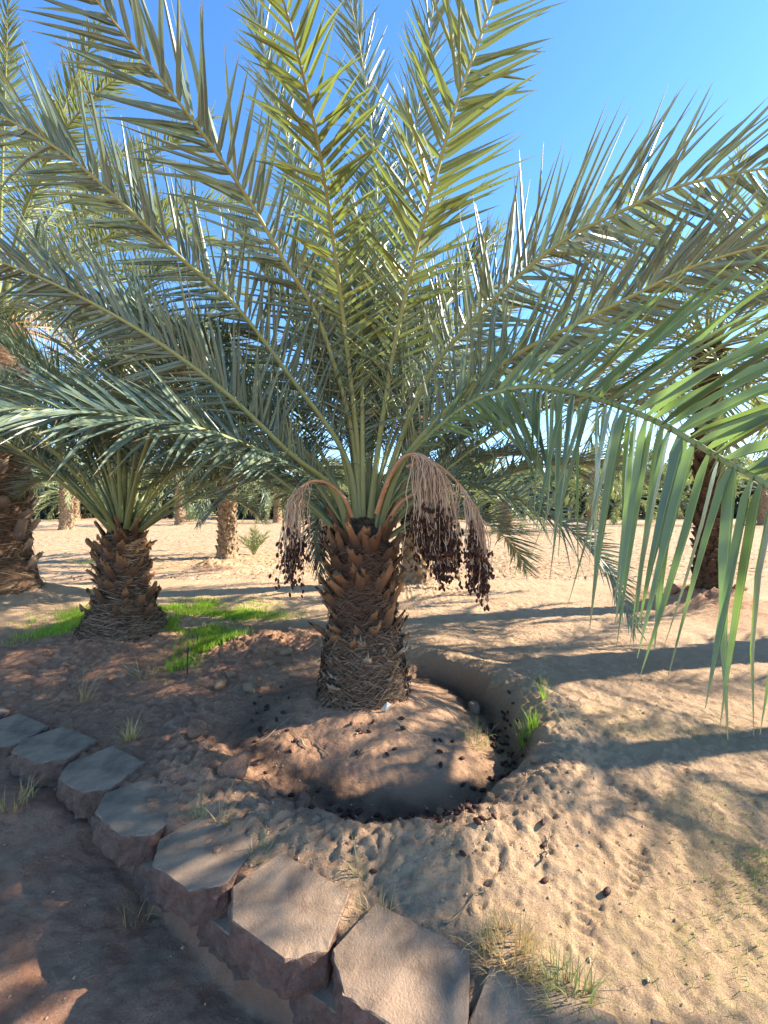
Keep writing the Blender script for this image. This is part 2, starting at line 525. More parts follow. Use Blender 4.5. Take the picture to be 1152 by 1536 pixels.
def ground_h(x, y):
    x = np.asarray(x, float); y = np.asarray(y, float)
    s = wall_side(x, y)
    near = 1 - sstep(9, 22, y)
    up = 0.035 * fbm(x, y, 0.55, 3) + 0.022 * fbm(x, y, 2.6, 4)
    # basin round the palm
    dx, dy = x - BASIN[0], y - BASIN[1]
    r = np.hypot(dx, dy * 1.03); th = np.arctan2(dy, dx)
    r = r + 0.04 * np.sin(3 * th + 1) + 0.13 * fbm(x, y, 2.1, 4)
    right = 0.5 + 0.5 * np.cos(th - 0.25)
    front = 0.5 + 0.5 * np.cos(th + 1.45)
    left = 0.5 + 0.5 * np.cos(th - 3.0)
    tr = 0.03 + 0.12 * right ** 2 + 0.06 * front ** 2
    rim = 0.11 * right ** 2 + 0.025 * front ** 2 + 0.02 * left ** 4
    inner = 0.085 - (0.085 + tr) * np.clip(r / 0.95, 0, 1.1) ** 1.35 + 0.035 * fbm(x + 5, y, 3.5, 5, 0.6)
    out = sstep(0.90, 1.06 + 0.25 * left, r)
    up = up * (0.35 + 0.65 * out) + inner * (1 - out) + rim * np.exp(-((r - 1.22) / 0.18) ** 2) * out
    # clods thrown up round the rim, in the ridge behind and by the left palms
    rough = np.exp(-((r - 1.25) / 0.22) ** 2) * (0.35 + 0.8 * front)
    ridge = np.exp(-(((x + 1.35) * 0.9 - 0.25 * (y - 4.6)) / 0.55) ** 2 - ((y - 4.55) / 0.42) ** 2)
    m2 = np.exp(-(np.hypot(x - SECOND[0], y - SECOND[1]) / 0.75) ** 2)
    m3 = np.exp(-(np.hypot(x - THIRD[0], y - THIRD[1]) / 0.95) ** 2)
    mr = np.exp(-(np.hypot(x - RIGHT[0], y - RIGHT[1]) / 0.8) ** 2)
    md = np.exp(-(np.hypot((x + 4.05) * 0.75, y - 10.0) / 0.42) ** 2)
    mt = np.exp(-(np.hypot((x - 0.42) * 0.8, y - 7.6) / 0.7) ** 2)
    ch = np.exp(-((x + 2.0 - 0.35 * (y - 4.4)) / 0.22) ** 2 - ((y - 4.45) / 0.6) ** 2)
    up = up + 0.10 * ridge + 0.15 * m2 + 0.30 * m3 + 0.26 * mr + 0.20 * md + 0.10 * mt - 0.10 * ch
    leftd = sstep(-0.6, -1.6, x) * sstep(5.2, 3.0, y)
    tilled = sstep(8.2, 10.0, y + 0.10 * x + 0.8 * fbm(x, y, 0.4, 3)) * near
    amp = 0.012 + 0.022 * rough + 0.06 * ridge + 0.045 * m2 + 0.06 * m3 + 0.09 * mr + 0.10 * md + 0.05 * mt + 0.020 * leftd + 0.035 * tilled
    b = 0.32 * fbm(x + 3.1, y - 7.7, 6.0, 5, 0.62) + 0.6 * fbm(x - 3.1, y - 2.7, 20.0, 2, 0.8) + 0.35 * vnoise(x * 47, y * 47)
    up = up + amp * (b + 0.8 * np.abs(fbm(x, y, 17.0, 3, 0.5)) - 0.12)
    # small scuffs in the loose sand
    sc = fbm(x * 0.8, y * 1.5, 30.0, 2, 0.5)
    up = up + (0.0085 + 0.006 * vnoise(x * 2, y * 2)) * np.clip(sc, -0.3, 0.35) * near + 0.008 * np.clip(fbm(x, y * 1.3, 12.0, 2), -.4, .25) * near
    # wheel ruts and tread on the lane behind
    lane = np.exp(-((y - 0.07 * x - 6.3) / 1.1) ** 2)
    up = up + lane * (0.005 * np.sin((y - 0.07 * x) * 13) + 0.006 * np.sin(x * 40 + 12 * y) * vnoise(x * 1.5, y * 4))
    for fx, fy, a in FOOT:
        u = (x - fx) * math.cos(a) + (y - fy) * math.sin(a); v = -(x - fx) * math.sin(a) + (y - fy) * math.cos(a)
        e = (u / 0.145) ** 2 + (v / (0.047 + 0.012 * np.sign(u))) ** 2
        up = up + np.where(e < 2.2, -0.009 * np.exp(-e ** 2 * 0.8) + 0.006 * np.sin(u * 150) * np.exp(-e ** 2) + 0.005 * np.exp(-((e - 1.5) / 0.4) ** 2), 0)
    # lower ground in front of the blocks
    low = -0.13 - 0.27 * sstep(-2.4, -0.3, x) + 0.03 * fbm(x, y, 1.2, 4) + 0.02 * fbm(x, y, 8.0, 4, 0.55) + 0.006 * np.clip(sc, -0.3, 0.4)
    low = low + 0.07 * sstep(-0.55, -0.15, s) * (0.5 + 1.2 * vnoise(x * 4, y * 4))
    wob = 0.03 * fbm(x, y, 6.0, 2)
    t = sstep(-0.10, 0.02, s + wob)
    return low * (1 - t) + (up - 0.012 * np.exp(-((s - 0.1) / 0.15) ** 2)) * t


def gz(x, y):
    return float(ground_h(np.array([x]), np.array([y]))[0])


def axis(a, b, step, lo, hi, grow=1.10):
    mid = np.arange(a, b, step)
    out, d, p = [], step, b
    while p < hi: out.append(p); d *= grow; p += d
    out.append(hi)
    pre, d, p = [], step, a - step
    while p > lo: pre.append(p); d *= grow; p -= d
    pre.append(lo)
    return np.concatenate([pre[::-1], mid, out])


def build_ground():
    xs = axis(-2.9, 2.6, 0.0125, -700, 700, 1.022)
    xs = xs[(np.concatenate([[1], np.diff(xs)]) > 1e-4)]
    ys = axis(0.75, 3.9, 0.0115, -60, 900, 1.0085)
    ys = np.concatenate([ys[ys < 45], np.geomspace(46, 900, 22)])
    nb = ys < 0.75
    ys = np.concatenate([[-60, -25, -10, -5, -2.5, -1.2, -0.5, -0.1, 0.2, 0.4, 0.55, 0.65], ys[~nb]])
    xin = (np.abs(xs) < 40)
    xs = np.concatenate([[-700, -300, -140, -75], xs[xin], [75, 140, 300, 700]])
    X, Y = np.meshgrid(xs, ys)
    Z = ground_h(X, Y)
    far = sstep(25, 60, np.hypot(X, Y))
    Z = Z * (1 - far)
    nx, ny = len(xs), len(ys)
    i, j = np.meshgrid(np.arange(ny - 1), np.arange(nx - 1), indexing='ij')
    F = np.stack([i * nx + j, i * nx + j + 1, (i + 1) * nx + j + 1, (i + 1) * nx + j], -1).reshape(-1, 4)
    me = make_mesh('ground', np.stack([X, Y, Z], -1).reshape(-1, 3), F, GROUND)
    x, y = X.ravel(), Y.ravel()
    s = wall_side(x, y)
    nz = fbm(x, y, 1.4, 4)
    red = np.clip(sstep(0.06, -0.03, s) + 0.95 * sstep(-0.35, -1.2, x + 0.5 * nz) * sstep(5.6, 4.4, y + 0.6 * nz), 0, 1)
    md = np.exp(-(np.hypot((x + 4.05) * 0.75, y - 10.0) / 0.5) ** 2)
    mr = np.exp(-(np.hypot(x - RIGHT[0], y - RIGHT[1]) / 0.9) ** 2)
    red = np.clip(red + 1.3 * md + mr, 0, 1)
    dx, dy = x - BASIN[0], y - BASIN[1]
    r = np.hypot(dx, dy * 1.03); th = np.arctan2(dy, dx)
    r = r + 0.04 * np.sin(3 * th + 1) + 0.13 * fbm(x, y, 2.1, 4)
    fr = 0.5 + 0.5 * np.cos(th + 1.2)
    red = np.maximum(red, 0.38 * sstep(1.25, 0.95, r) + 0.35 * sstep(1.8, 1.2, r) * sstep(0.6, -0.6, dx))
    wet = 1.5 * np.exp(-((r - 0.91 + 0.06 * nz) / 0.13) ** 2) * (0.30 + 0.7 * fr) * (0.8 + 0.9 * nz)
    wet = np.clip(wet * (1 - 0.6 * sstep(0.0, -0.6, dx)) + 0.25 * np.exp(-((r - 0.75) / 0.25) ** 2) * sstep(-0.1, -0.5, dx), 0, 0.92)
    till = sstep(8.2, 10.5, y + 0.10 * x + 1.6 * nz) * (1 - 0.5 * sstep(25, 45, y))
    moss = np.zeros_like(x)
    for cx, cy, rx, ry in ((1.75, 2.05, 0.35, 0.3), (1.62, 1.72, 0.4, 0.25), (1.75, 2.9, 0.9, 0.3), (0.95, 3.0, 0.4, 0.35), (-2.3, 6.0, 1.2, 0.9), (-4.0, 5.5, 0.7, 0.6), (0.45, 1.15, 0.3, 0.3), (1.1, 1.4, 0.5, 0.3)):
        moss = np.maximum(moss, 0.34 * np.exp(-((x - cx) / rx) ** 2 - ((y - cy) / ry) ** 2))
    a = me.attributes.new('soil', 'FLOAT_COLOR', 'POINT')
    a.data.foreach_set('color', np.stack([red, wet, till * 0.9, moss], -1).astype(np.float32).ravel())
    tag(link('ground', me), kind='structure')


build_ground()

# ---------------------------------------------------------------- retaining blocks
def block_mesh(seed, h=0.145):
    r = np.random.default_rng(seed)
    out = [(-0.13, 0.0), (0.13, 0.0), (0.238, 0.095), (0.185, 0.315), (-0.185, 0.315), (-0.238, 0.095)]
    pts, rough = [], []
    for k in range(6):
        a, b = np.array(out[k]), np.array(out[(k + 1) % 6])
        n = max(3, int(np.linalg.norm(b - a) / 0.022))
        for q in range(n):
            pts.append(a + (b - a) * q / n); rough.append(1.0 if k in (0, 1, 5) else 0.25)
    pts = np.array(pts); rough = np.array(rough)
    c = np.array([0, 0.15])
    n = len(pts)
    lv = [(-h, 1.0), (-h * 0.85, 1.0), (-h * 0.65, 1.0), (-h * 0.45, 1.0), (-h * 0.25, 1.0), (-0.012, 1.0), (-0.004, 0.995), (0.0, 0.975), (0.001, 0.80), (0.0005, 0.45)]
    rings = []
    for i, (z, sc) in enumerate(lv):
        p = c + (pts - c) * sc
        if i < 7:
            d = nrm(pts - c)
            am = 0.0022 if i >= 5 else 0.010
            p = p + d * (r.normal(0, am, n) * rough * 0.6 + am * 1.6 * rough * fbm(pts[:, 0] + seed, pts[:, 1] + z * 3, 14, 3))[:, None]
        zz = z + (r.normal(0, 0.0012, n) if i == 6 else 0) - (0.004 * (r.random(n) < 0.08) if i in (6, 7) else 0)
        rings.append(np.column_stack([p, np.full(n, 0) + zz]))
    V = np.vstack(rings)
    m = len(lv)
    i, j = np.meshgrid(np.arange(m - 1), np.arange(n), indexing='ij')
    F = np.stack([i * n + j, i * n + (j + 1) % n, (i + 1) * n + (j + 1) % n, (i + 1) * n + j], -1).reshape(-1, 4)
    V = np.vstack([V, [[0, 0.15, 0.001]]])
    cap = np.stack([(m - 1) * n + np.arange(n), (m - 1) * n + (np.arange(n) + 1) % n, np.full(n, len(V) - 1)], -1)
    V[:, 1] -= 0.155
    me = make_mesh('retaining_block', V, [F, cap], BLOCK, smooth=True)
    me.polygons.foreach_set('use_smooth', np.concatenate([np.arange(len(F)) < 6 * n, np.zeros(n, bool)]))
    return me


def wall_angle(i):
    a = np.array(BLOCKS[max(i - 1, 0)]); b = np.array(BLOCKS[min(i + 1, len(BLOCKS) - 1)])
    d = b - a
    return math.atan2(d[1], d[0])


BLK = [block_mesh(s) for s in range(4)]
blabels = {1: 'flat brown block cut by the left edge of the photo',
           2: 'smooth brown block with rough pinkish front behind orange dry grass, second from the left edge',
           3: 'brown six-sided block between two others, its rough front hanging over a dark gap',
           4: 'worn brown block with chipped rounded front and a dry grass tuft on its far corner',
           5: 'darkest slate-coloured block of the row, in full shade beside two dry grass tufts',
           6: 'large six-sided block with dusty yellowish streaks, left of the clump of dry grass',
           7: 'largest pale grey block at the bottom middle of the photo, nearest the camera',
           8: 'pale block corner poking up at the bottom edge, right of the yellow dry grass'}
for i, (x, y) in enumerate(BLOCKS):
    o = link('retaining_block', BLK[i % 4], loc=(x, y, 0.018 + [0, .0, .012, .0, -.012, -.012, 0, .008, 0, 0][i]),
             rot=(math.radians([0, 1, -2, 2, -3, 1.5, 0, -1, 0, 1][i]), math.radians([0, 2, 1, -2, 2, -2, 1, 0, 1, 0][i]), wall_angle(i)))
    tag(o, blabels.get(i, 'block at the hidden end of the curved row, outside the photo'), 'block', 'blocks of the low curved retaining wall')
llabels = ['buried lower block under the gap of the worn brown block, only a dark sliver showing',
           'lower block with a dark triangular ledge below the slate-coloured block',
           'lower block whose dark ledge shows beneath the dusty streaked block',
           'lower block with a dark ledge at the bottom edge below the pale grey block']
for q, i in enumerate((4, 5, 6, 7)):
    a, b = np.array(BLOCKS[i - 1]), np.array(BLOCKS[i])
    c = (a + b) / 2
    ang = math.atan2(b[1] - a[1], b[0] - a[0])
    n = np.array([math.sin(ang), -math.cos(ang)]) * -0.05
    o = link('retaining_block', BLK[(i + 1) % 4], loc=(c[0] + n[0], c[1] + n[1], -0.115), rot=(math.radians(2), 0, ang))
    tag(o, llabels[q], 'block', 'blocks of the lower course')


# ---------------------------------------------------------------- palms
def leaflet_geo(base, d, w, L, W, droop, fold, tw, r, rnd, ks=(0, .10, .38, .7, 1.0), prof=(.40, 1.0, .86, .52, .05)):
    n = len(base); K = len(ks)
    ks = np.array(ks); prof = np.array(prof)
    nn = nrm(np.cross(d, w))
    k = ks[None, :, None]
    p = base[:, None] + d[:, None] * (L[:, None, None] * k) + np.array([0, 0, -1.0]) * (droop * L)[:, None, None] * k ** 2
    bendv = r.normal(0, 0.05, (n, 1, 1)) * L[:, None, None]
    p = p + nn[:, None] * bendv * k ** 2
    ang = tw[:, None] * ks[None, :]
    wk = w[:, None] * np.cos(ang)[..., None] + nn[:, None] * np.sin(ang)[..., None]
    nk = nn[:, None] * np.cos(ang)[..., None] - w[:, None] * np.sin(ang)[..., None]
    hw = 0.5 * W[:, None] * prof[None, :]
    cf, sf = np.cos(fold)[:, None, None], np.sin(fold)[:, None, None]
    Lf = p - wk * hw[..., None] * cf + nk * hw[..., None] * sf
    Rt = p + wk * hw[..., None] * cf + nk * hw[..., None] * sf
    V = np.stack([Lf, p, p, Rt], 2)           # n,K,4,3
    idx = np.arange(n * K * 4).reshape(n, K, 4)
    f1 = np.stack([idx[:, :-1, 0], idx[:, :-1, 1], idx[:, 1:, 1], idx[:, 1:, 0]], -1)
    f2 = np.stack([idx[:, :-1, 2], idx[:, :-1, 3], idx[:, 1:, 3], idx[:, 1:, 2]], -1)
    F = np.concatenate([f1.reshape(-1, 4), f2.reshape(-1, 4)])
    u = np.broadcast_to(np.array([0.0, 0.5, 0.5, 1.0])[None, None, :], (n, K, 4))
    v = np.broadcast_to(ks[None, :, None], (n, K, 4))
    R = np.broadcast_to(rnd[:, None, None], (n, K, 4))
    return V.reshape(-1, 3), F, np.stack([u, v], -1).reshape(-1, 2), R.ravel()


def frond_geo(pts, hint, seed, n=46, Lmax=0.5, W=0.036, b0=0.2, roll=0.0, droop=0.12, r0=0.020, jit=1.0, dih=(12, 50), a0=62, a1=22, wide=1.0, lowres=False, flare=2.6):
    r = np.random.default_rng(seed)
    C, length = spline(pts, 40)
    if not lowres: n = int(n * (1.75 if W < 0.043 else 1.4)); W = W * (0.86 if W < 0.043 else 1.0)
    T, Nn, B = frames(C, hint)
    if roll:
        c, s = math.cos(roll), math.sin(roll)
        Nn, B = Nn * c + B * s, B * c - Nn * s
    t = np.linspace(0, 1, 40)
    rad = r0 * (1 - t) ** 0.8 + 0.0025
    fl = 1 + (flare - 1) * np.exp(-(t / 0.055))
    if lowres:
        RV, RF, RU = tube(C[::4], (rad * fl)[::4], (rad * 0.8)[::4], 4, Nn[::4])
    else:
        RV, RF, RU = tube(C, rad * fl, rad * (0.62 + 0.3 * np.exp(-t / 0.05)), 8, Nn)
    out = []
    for side in (-1, 1):
        s = np.sort((np.arange(n) + r.uniform(-0.38, 0.38, n)) / (n - 1)).clip(0, 1)
        tt = b0 + (1 - b0) * s
        ix = tt * 39
        at = lambda A: np.stack([np.interp(ix, np.arange(40), A[:, k]) for k in range(3)], 1)
        p, T_, N_, B_ = at(C), nrm(at(T)), nrm(at(Nn)), nrm(at(B))
        ang = np.radians(a0 + (a1 - a0) * s ** 1.3) + r.normal(0, 0.13 * jit, n)
        lev = np.radians(dih[0] + (dih[1] - dih[0]) * r.choice([0.0, 0.35, 1.0], n) * (1 - 0.6 * s)) + r.normal(0, 0.16 * jit, n)
        ang = ang * np.where(s < 0.12, r.uniform(0.6, 1.0, n), 1)
        d = T_ * np.cos(ang)[:, None] + (side * B_ * np.cos(lev)[:, None] + N_ * np.sin(lev)[:, None]) * np.sin(ang)[:, None]
        d = nrm(d)
        L = Lmax * np.interp(s, [0, .05, .2, .45, .75, 1], [.28, .55, .9, 1.0, .82, .42]) * r.uniform(0.88, 1.08, n)
        Wd = W * np.interp(s, [0, .08, .25, .7, 1], [.30, .6, .95, 1.0, .6]) * r.uniform(0.85, 1.12, n)
        w = T_ - np.sum(T_ * d, 1, keepdims=True) * d
        w = nrm(w)
        q = nrm(np.cross(d, w))
        ro = r.normal(0.0, 0.30, n) + side * 0.25
        w = nrm(w * np.cos(ro)[:, None] + q * np.sin(ro)[:, None])
        q = np.cross(d, w)
        flip = np.sign(np.sum(q * N_, 1)); flip[flip == 0] = 1
        w = w * flip[:, None]
        rn = r.random(n) * 0.85
        rn = np.where(r.random(n) < 0.02, 1.0, rn)
        kw = dict(ks=(0, .15, .6, 1.0), prof=(.5, 1.0, .72, .06)) if lowres else {}
        out.append(leaflet_geo(p, d, w, L, Wd, np.abs(r.normal(droop, droop * 0.5, n)) + 0.5 * (r.random(n) < 0.05 * jit) * r.random(n), np.radians(r.uniform(18, 42, n)), r.normal(0, 0.35, n), r, rn, **kw))
    LV = np.vstack([o[0] for o in out])
    LF = np.vstack([out[0][1], out[1][1] + len(out[0][0])])
    LU = np.vstack([o[2] for o in out]); LR = np.concatenate([o[3] for o in out])
    return (RV, RF, RU), (LV, LF, LU, LR)


def add_frond(parent, origin, pts, hint, seed, leaf=None, label=None, **kw):
    """a frond (stem mesh) with its leaflets as a sub-part; pts in world, parent at origin"""
    (RV, RF, RU), (LV, LF, LU, LR) = frond_geo(np.asarray(pts) - origin, hint, seed, **kw)
    f = obj('frond', RV, RF, RACHIS, parent, uv=RU)
    if label: f['label'] = label
    obj('leaflets', LV, LF, leaf or LEAF, f, uv=LU, rnd=LR)
    return f


def add_frond_one(parent, origin, pts, hint, seed, leaf=None, **kw):
    """the same in one mesh, for palms further away"""
    (RV, RF, RU), (LV, LF, LU, LR) = frond_geo(np.asarray(pts) - origin, hint, seed, lowres=True, **kw)
    V = np.vstack([RV, LV]); F = np.vstack([RF, LF + len(RV)])
    mi = np.concatenate([np.zeros(len(RF)), np.ones(len(LF))])
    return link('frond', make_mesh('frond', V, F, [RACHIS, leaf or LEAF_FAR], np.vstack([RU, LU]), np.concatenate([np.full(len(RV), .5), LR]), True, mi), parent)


def frond_path(c, az, el, length, bend, r, rad=0.08, side=0.0, lift=0.0):
    """natural arching path out of a crown at c"""
    k = 9
    e, a = el, az
    d0 = np.array([math.cos(az), math.sin(az)])
    p = np.array([c[0] + d0[0] * rad * math.cos(el), c[1] + d0[1] * rad * math.cos(el), c[2] + lift])
    pts = [p]
    for i in range(k):
        t = (i + 0.5) / k
        e2 = el - bend * t ** 1.4
        a2 = a + side * t
        step = length / k
        p = p + step * np.array([math.cos(e2) * math.cos(a2), math.cos(e2) * math.sin(a2), math.sin(e2)])
        pts.append(p)
    return np.array(pts)


def frond_hint(pts, c):
    inn = np.array([c[0], c[1], 0]) - pts.mean(0) * np.array([1, 1, 0])
    inn = inn / (np.linalg.norm(inn) + 1e-6)
    return inn * 0.7 + np.array([0, 0, 1.0])


def trunk_geo(prof, seed, nseg=90, nring=110, amp=0.02):
    """prof: list of (z, radius); rough surface of revolution"""
    zs = np.linspace(prof[0][0], prof[-1][0], nring)
    rs = np.interp(zs, [p[0] for p in prof], [p[1] for p in prof])
    a = np.arange(nseg) * 2 * math.pi / nseg
    A, Z = np.meshgrid(a, zs)
    nz = fbm(np.cos(A) * 2 + seed, Z * 5 + np.sin(A) * 2, 3.0, 4, 0.6)
    R = rs[:, None] + amp * 2 * nz
    V = np.stack([R * np.cos(A), R * np.sin(A), Z], -1).reshape(-1, 3)
    i, j = np.meshgrid(np.arange(nring - 1), np.arange(nseg), indexing='ij')
    F = np.stack([i * nseg + j, i * nseg + (j + 1) % nseg, (i + 1) * nseg + (j + 1) % nseg, (i + 1) * nseg + j], -1).reshape(-1, 4)
    V = np.vstack([V, [[0, 0, zs[-1] + 0.03]]])
    top = np.stack([(nring - 1) * nseg + np.arange(nseg), (nring - 1) * nseg + (np.arange(nseg) + 1) % nseg, np.full(nseg, len(V) - 1)], -1)
    return V, [F, top]


def boot_mesh(seed, m, w=0.12, h=0.20, th=0.035, cut=0.45, name='leaf_base'):
    """stub of an old leaf: broad curved wedge standing off the trunk, cut ragged at the top. Local: +Y out, Z up"""
    r = np.random.default_rng(seed)
    k = 12
    lv = np.linspace(0, 1, 7)
    a = np.arange(k) * 2 * math.pi / k
    rings = []
    jag = r.normal(0, 0.018, k)
    for t in lv:
        ww = w * 0.5 * ((1 - t) ** 0.8 * (1 - cut) + cut) * (1 + 0.06 * r.normal())
        tt = th * (0.75 + 0.25 * math.sin(t * 3)) * 0.5
        x = np.cos(a) * ww
        y = np.sin(a) * tt + 0.10 * h * t + 0.35 * h * t ** 2 * 0.6 - 1.2 * x ** 2 / w
        z = np.full(k, h * t) + (jag * (t > 0.9)) + (0.03 * np.cos(a) * (t > 0.9) * r.normal())
        x = x + r.normal(0, 0.0025, k); y = y + r.normal(0, 0.0025, k)
        rings.append(np.stack([x, y, z], 1))
    V = np.vstack(rings)
    n = len(lv)
    i, j = np.meshgrid(np.arange(n - 1), np.arange(k), indexing='ij')
    F = np.stack([i * k + j, i * k + (j + 1) % k, (i + 1) * k + (j + 1) % k, (i + 1) * k + j], -1).reshape(-1, 4)
    c = rings[-1].mean(0) + np.array([0, 0, -0.012])
    V = np.vstack([V, c])
    F2 = np.stack([(n - 1) * k + np.arange(k), (n - 1) * k + (np.arange(k) + 1) % k, np.full(k, len(V) - 1)], -1)
    uv = np.vstack([np.column_stack([np.arange(k) / k, np.full(k, t)]) for t in lv] + [[[0.5, 1.0]]])
    return make_mesh(name, V, [F, F2], m, uv=uv)


BOOTS = [boot_mesh(10 + i, BOOT, 0.105 + 0.015 * (i % 3), 0.15 + 0.025 * (i % 4), 0.034, 0.30 + 0.08 * (i % 3)) for i in range(8)]
BOOTS_FRAY = [boot_mesh(60 + i, BOOT_GREY, 0.10 + .02 * i, 0.12, 0.018, 0.5) for i in range(4)]
BOOTS_OLD = [boot_mesh(30 + i, BOOT_GREY, 0.20, 0.19 + 0.01 * i, 0.07, 0.55) for i in range(4)]


def prof_r(prof, z):
    return float(np.interp(z, [p[0] for p in prof], [p[1] for p in prof]))


def add_boots(trunk, prof, z0, z1, n, meshes, r, tilt=(12, 32), sc=(0.8, 1.15), per=8):
    ga = math.radians(137.5)
    for i in range(n):
        t = (i + 0.5) / n
        z = z0 + (z1 - z0) * t
        a = i * ga + r.normal(0, 0.12)
        if r.random() < 0.10: continue
        z = z + r.normal(0, 0.025); a = a + r.normal(0, 0.12)
        rr = prof_r(prof, z) - 0.012
        b = link('leaf_base', meshes[r.integers(len(meshes))], trunk)
        b.location = (rr * math.cos(a), rr * math.sin(a), z)
        s = r.uniform(*sc)
        b.scale = (s * r.uniform(0.85, 1.35), s * r.uniform(.8, 1.2), s * r.uniform(0.7, 1.35))
        b.rotation_euler = (-math.radians(r.uniform(*tilt)), r.normal(0, 0.22), a - math.pi / 2 + r.normal(0, 0.2))


def fibres(prof, z0, z1, n, r, lmin=0.06, lmax=0.2, wid=0.0028, flat=0.9, out=0.02, zb=1.0):
    """matted dry fibres lying round a trunk between z0 and z1"""
    z = z0 + (z1 - z0) * r.random(n) ** zb
    a = r.random(n) * 2 * math.pi
    L = r.uniform(lmin, lmax, n)
    dirz = r.normal(0, 1 - flat, n) + r.normal(0, 0.25, n)
    da = np.where(r.random(n) < 0.5, 1, -1)
    K = 5
    V = np.zeros((n, K, 2, 3))
    rr = np.interp(z, [p[0] for p in prof], [p[1] for p in prof]) + r.uniform(-0.002, out, n)
    lift = r.normal(0.04, 0.22, n)
    for k in range(K):
        s = (k / (K - 1) - 0.5) * L
        ang = a + da * s / np.maximum(rr, .1)
        zz = z + dirz * s - 0.6 * s ** 2
        ro = rr + lift * (s + L / 2) * 0.5
        p = np.stack([ro * np.cos(ang), ro * np.sin(ang), zz], -1)
        wv = wid * (1 - 0.6 * abs(k / (K - 1) - 0.5)) * r.uniform(0.6, 1.6, n)
        off = np.stack([np.cos(ang) * 0.3, np.sin(ang) * 0.3, np.ones(n)], -1) * wv[:, None]
        V[:, k, 0] = p - off; V[:, k, 1] = p + off
    idx = np.arange(n * K * 2).reshape(n, K, 2)
    F = np.stack([idx[:, :-1, 0], idx[:, :-1, 1], idx[:, 1:, 1], idx[:, 1:, 0]], -1).reshape(-1, 4)
    R = np.broadcast_to((r.beta(1.6, 2.2, n))[:, None, None], (n, K, 2)).ravel()
    return V.reshape(-1, 3), F, R


def date_geo(p, d, s, bag, r):
    """one wrinkled date hanging at p along d"""
    k = 6
    lv = [(0, .25), (.2, .8), (.5, 1.0), (.8, .75), (1.0, .2)]
    pts = np.array([p + d * (q * 0.040 * s) for q, _ in lv])
    V, F, uv = tube(pts, np.array([q for _, q in lv]) * 0.0115 * s * r.uniform(0.8, 1.1), None, k, (0.9, 0.3, 0.2))
    bag.add(V, F, uv)


def fruit_stalk(parent, origin, path, tips, nstr, length, seed, dates=True, r0=0.014, dper=5, spread=0.05, label=None, single=0):
    """arched stalk, its hanging strands and the dates on them. tips = share of the path the strands leave from"""
    r = np.random.default_rng(seed)
    C, L = spline(np.asarray(path) - origin, 30)
    V, F, uv = tube(C, np.linspace(r0 * 1.25, r0 * 0.5, 30), np.linspace(r0, r0 * 0.4, 30), 7, (0.2, -0.9, 0.5))
    st = obj('fruit_stalk', V, F, STALK, parent, uv=uv)
    if label: st['label'] = label
    sb, db = Bag(), Bag()
    done = 0
    for i in range(nstr):
        t = r.uniform(tips[0], tips[1])
        p = C[int(t * 29)]
        T = nrm(C[min(int(t * 29) + 1, 29)] - C[max(int(t * 29) - 1, 0)])
        ll = length * r.uniform(0.7, 1.12)
        g_ = i % 4; a_ = g_ * 1.57 + 0.4 + r.normal(0, .35); d = np.array([math.cos(a_), math.sin(a_), 0])
        ll = ll * (1.0, .86, .95, .78)[g_]
        o = T * 0.10 * r.uniform(0.3, 1) + d * spread * r.uniform(0.2, 1.4)
        pts = np.array([p, p + o * 0.6 + [0, 0, -0.08 * ll], p + o * 1.05 + [0, 0, -0.42 * ll], p + o * 1.2 + d * spread * 0.2 * r.normal() + [0, 0, -0.75 * ll], p + o * 1.25 + d * spread * 0.35 * r.normal() + [0, 0, -ll]])
        Q, _ = spline(pts, 12)
        Q[1:-1] += r.normal(0, 0.006, (10, 3)); Q[3:-1] += r.normal(0, 0.012, 3)
        V, F, uv = tube(Q, r.uniform(.8, 1.3) * np.linspace(0.0040, 0.0022, 12), None, 3, (0.8, 0.5, 0.1))
        sb.add(V, F, uv)
        if dates:
            for q in range(dper):
                k = 11 - int(r.random() ** 1.3 * 4.2)
                dd = nrm(np.array([r.normal(0, .35), r.normal(0, .35), -1.0]))
                pd, sd = Q[k] + r.normal(0, 0.010, 3), r.uniform(0.65, 1.0)
                if done < single and Q[k][1] < C[-1][1] + 0.02:      # the nearest hundred dates are parts of their own
                    b1 = Bag(); date_geo(np.zeros(3), dd, sd, b1, r); b1.obj('date', DATE, st).location = pd
                    done += 1
                else: date_geo(pd, dd, sd, db, r)
    tag(sb.obj('fruit_strands', STRAND, st), kind='stuff')
    if dates: tag(db.obj('date_cluster', DATE, st), kind='stuff')
    return st


# --- the palm in front -------------------------------------------------------
z0 = gz(*MAIN) - 0.04
O = np.array([MAIN[0], MAIN[1], 0.0])
palm = empty('date_palm', O, 'young date palm in front with dried date bunches, standing on a mound', 'palm tree')
pr = [(z0 - 0.06, 0.34), (z0 + 0.08, 0.315), (z0 + 0.30, 0.285), (z0 + 0.48, 0.25), (z0 + 0.75, 0.235), (z0 + 1.0, 0.245), (z0 + 1.18, 0.225), (z0 + 1.30, 0.17), (z0 + 1.42, 0.09)]
V, F = trunk_geo(pr, 3)
trunk = obj('trunk', V, F, BARK, palm)
rr = np.random.default_rng(5)
add_boots(trunk, pr, z0 + 0.40, z0 + 1.29, 98, BOOTS, rr, (2, 26), (0.75, 1.15))
add_boots(trunk, pr, z0 + 0.03, z0 + 0.46, 40, BOOTS_FRAY, rr, (2, 45), (0.6, 1.05))
V, F, R = fibres(pr, z0 + 0.0, z0 + 0.56, 9000, rr, 0.03, 0.13, 0.0034, 0.35, 0.05)
R = R * 0.8
obj('fibre_matting', V, F, FIBRE, trunk, rnd=R)
V, F, R = fibres(pr, z0 + 0.45, z0 + 1.22, 1700, rr, 0.05, 0.20, 0.0020, 0.45, 0.035)
R = R * 0.6
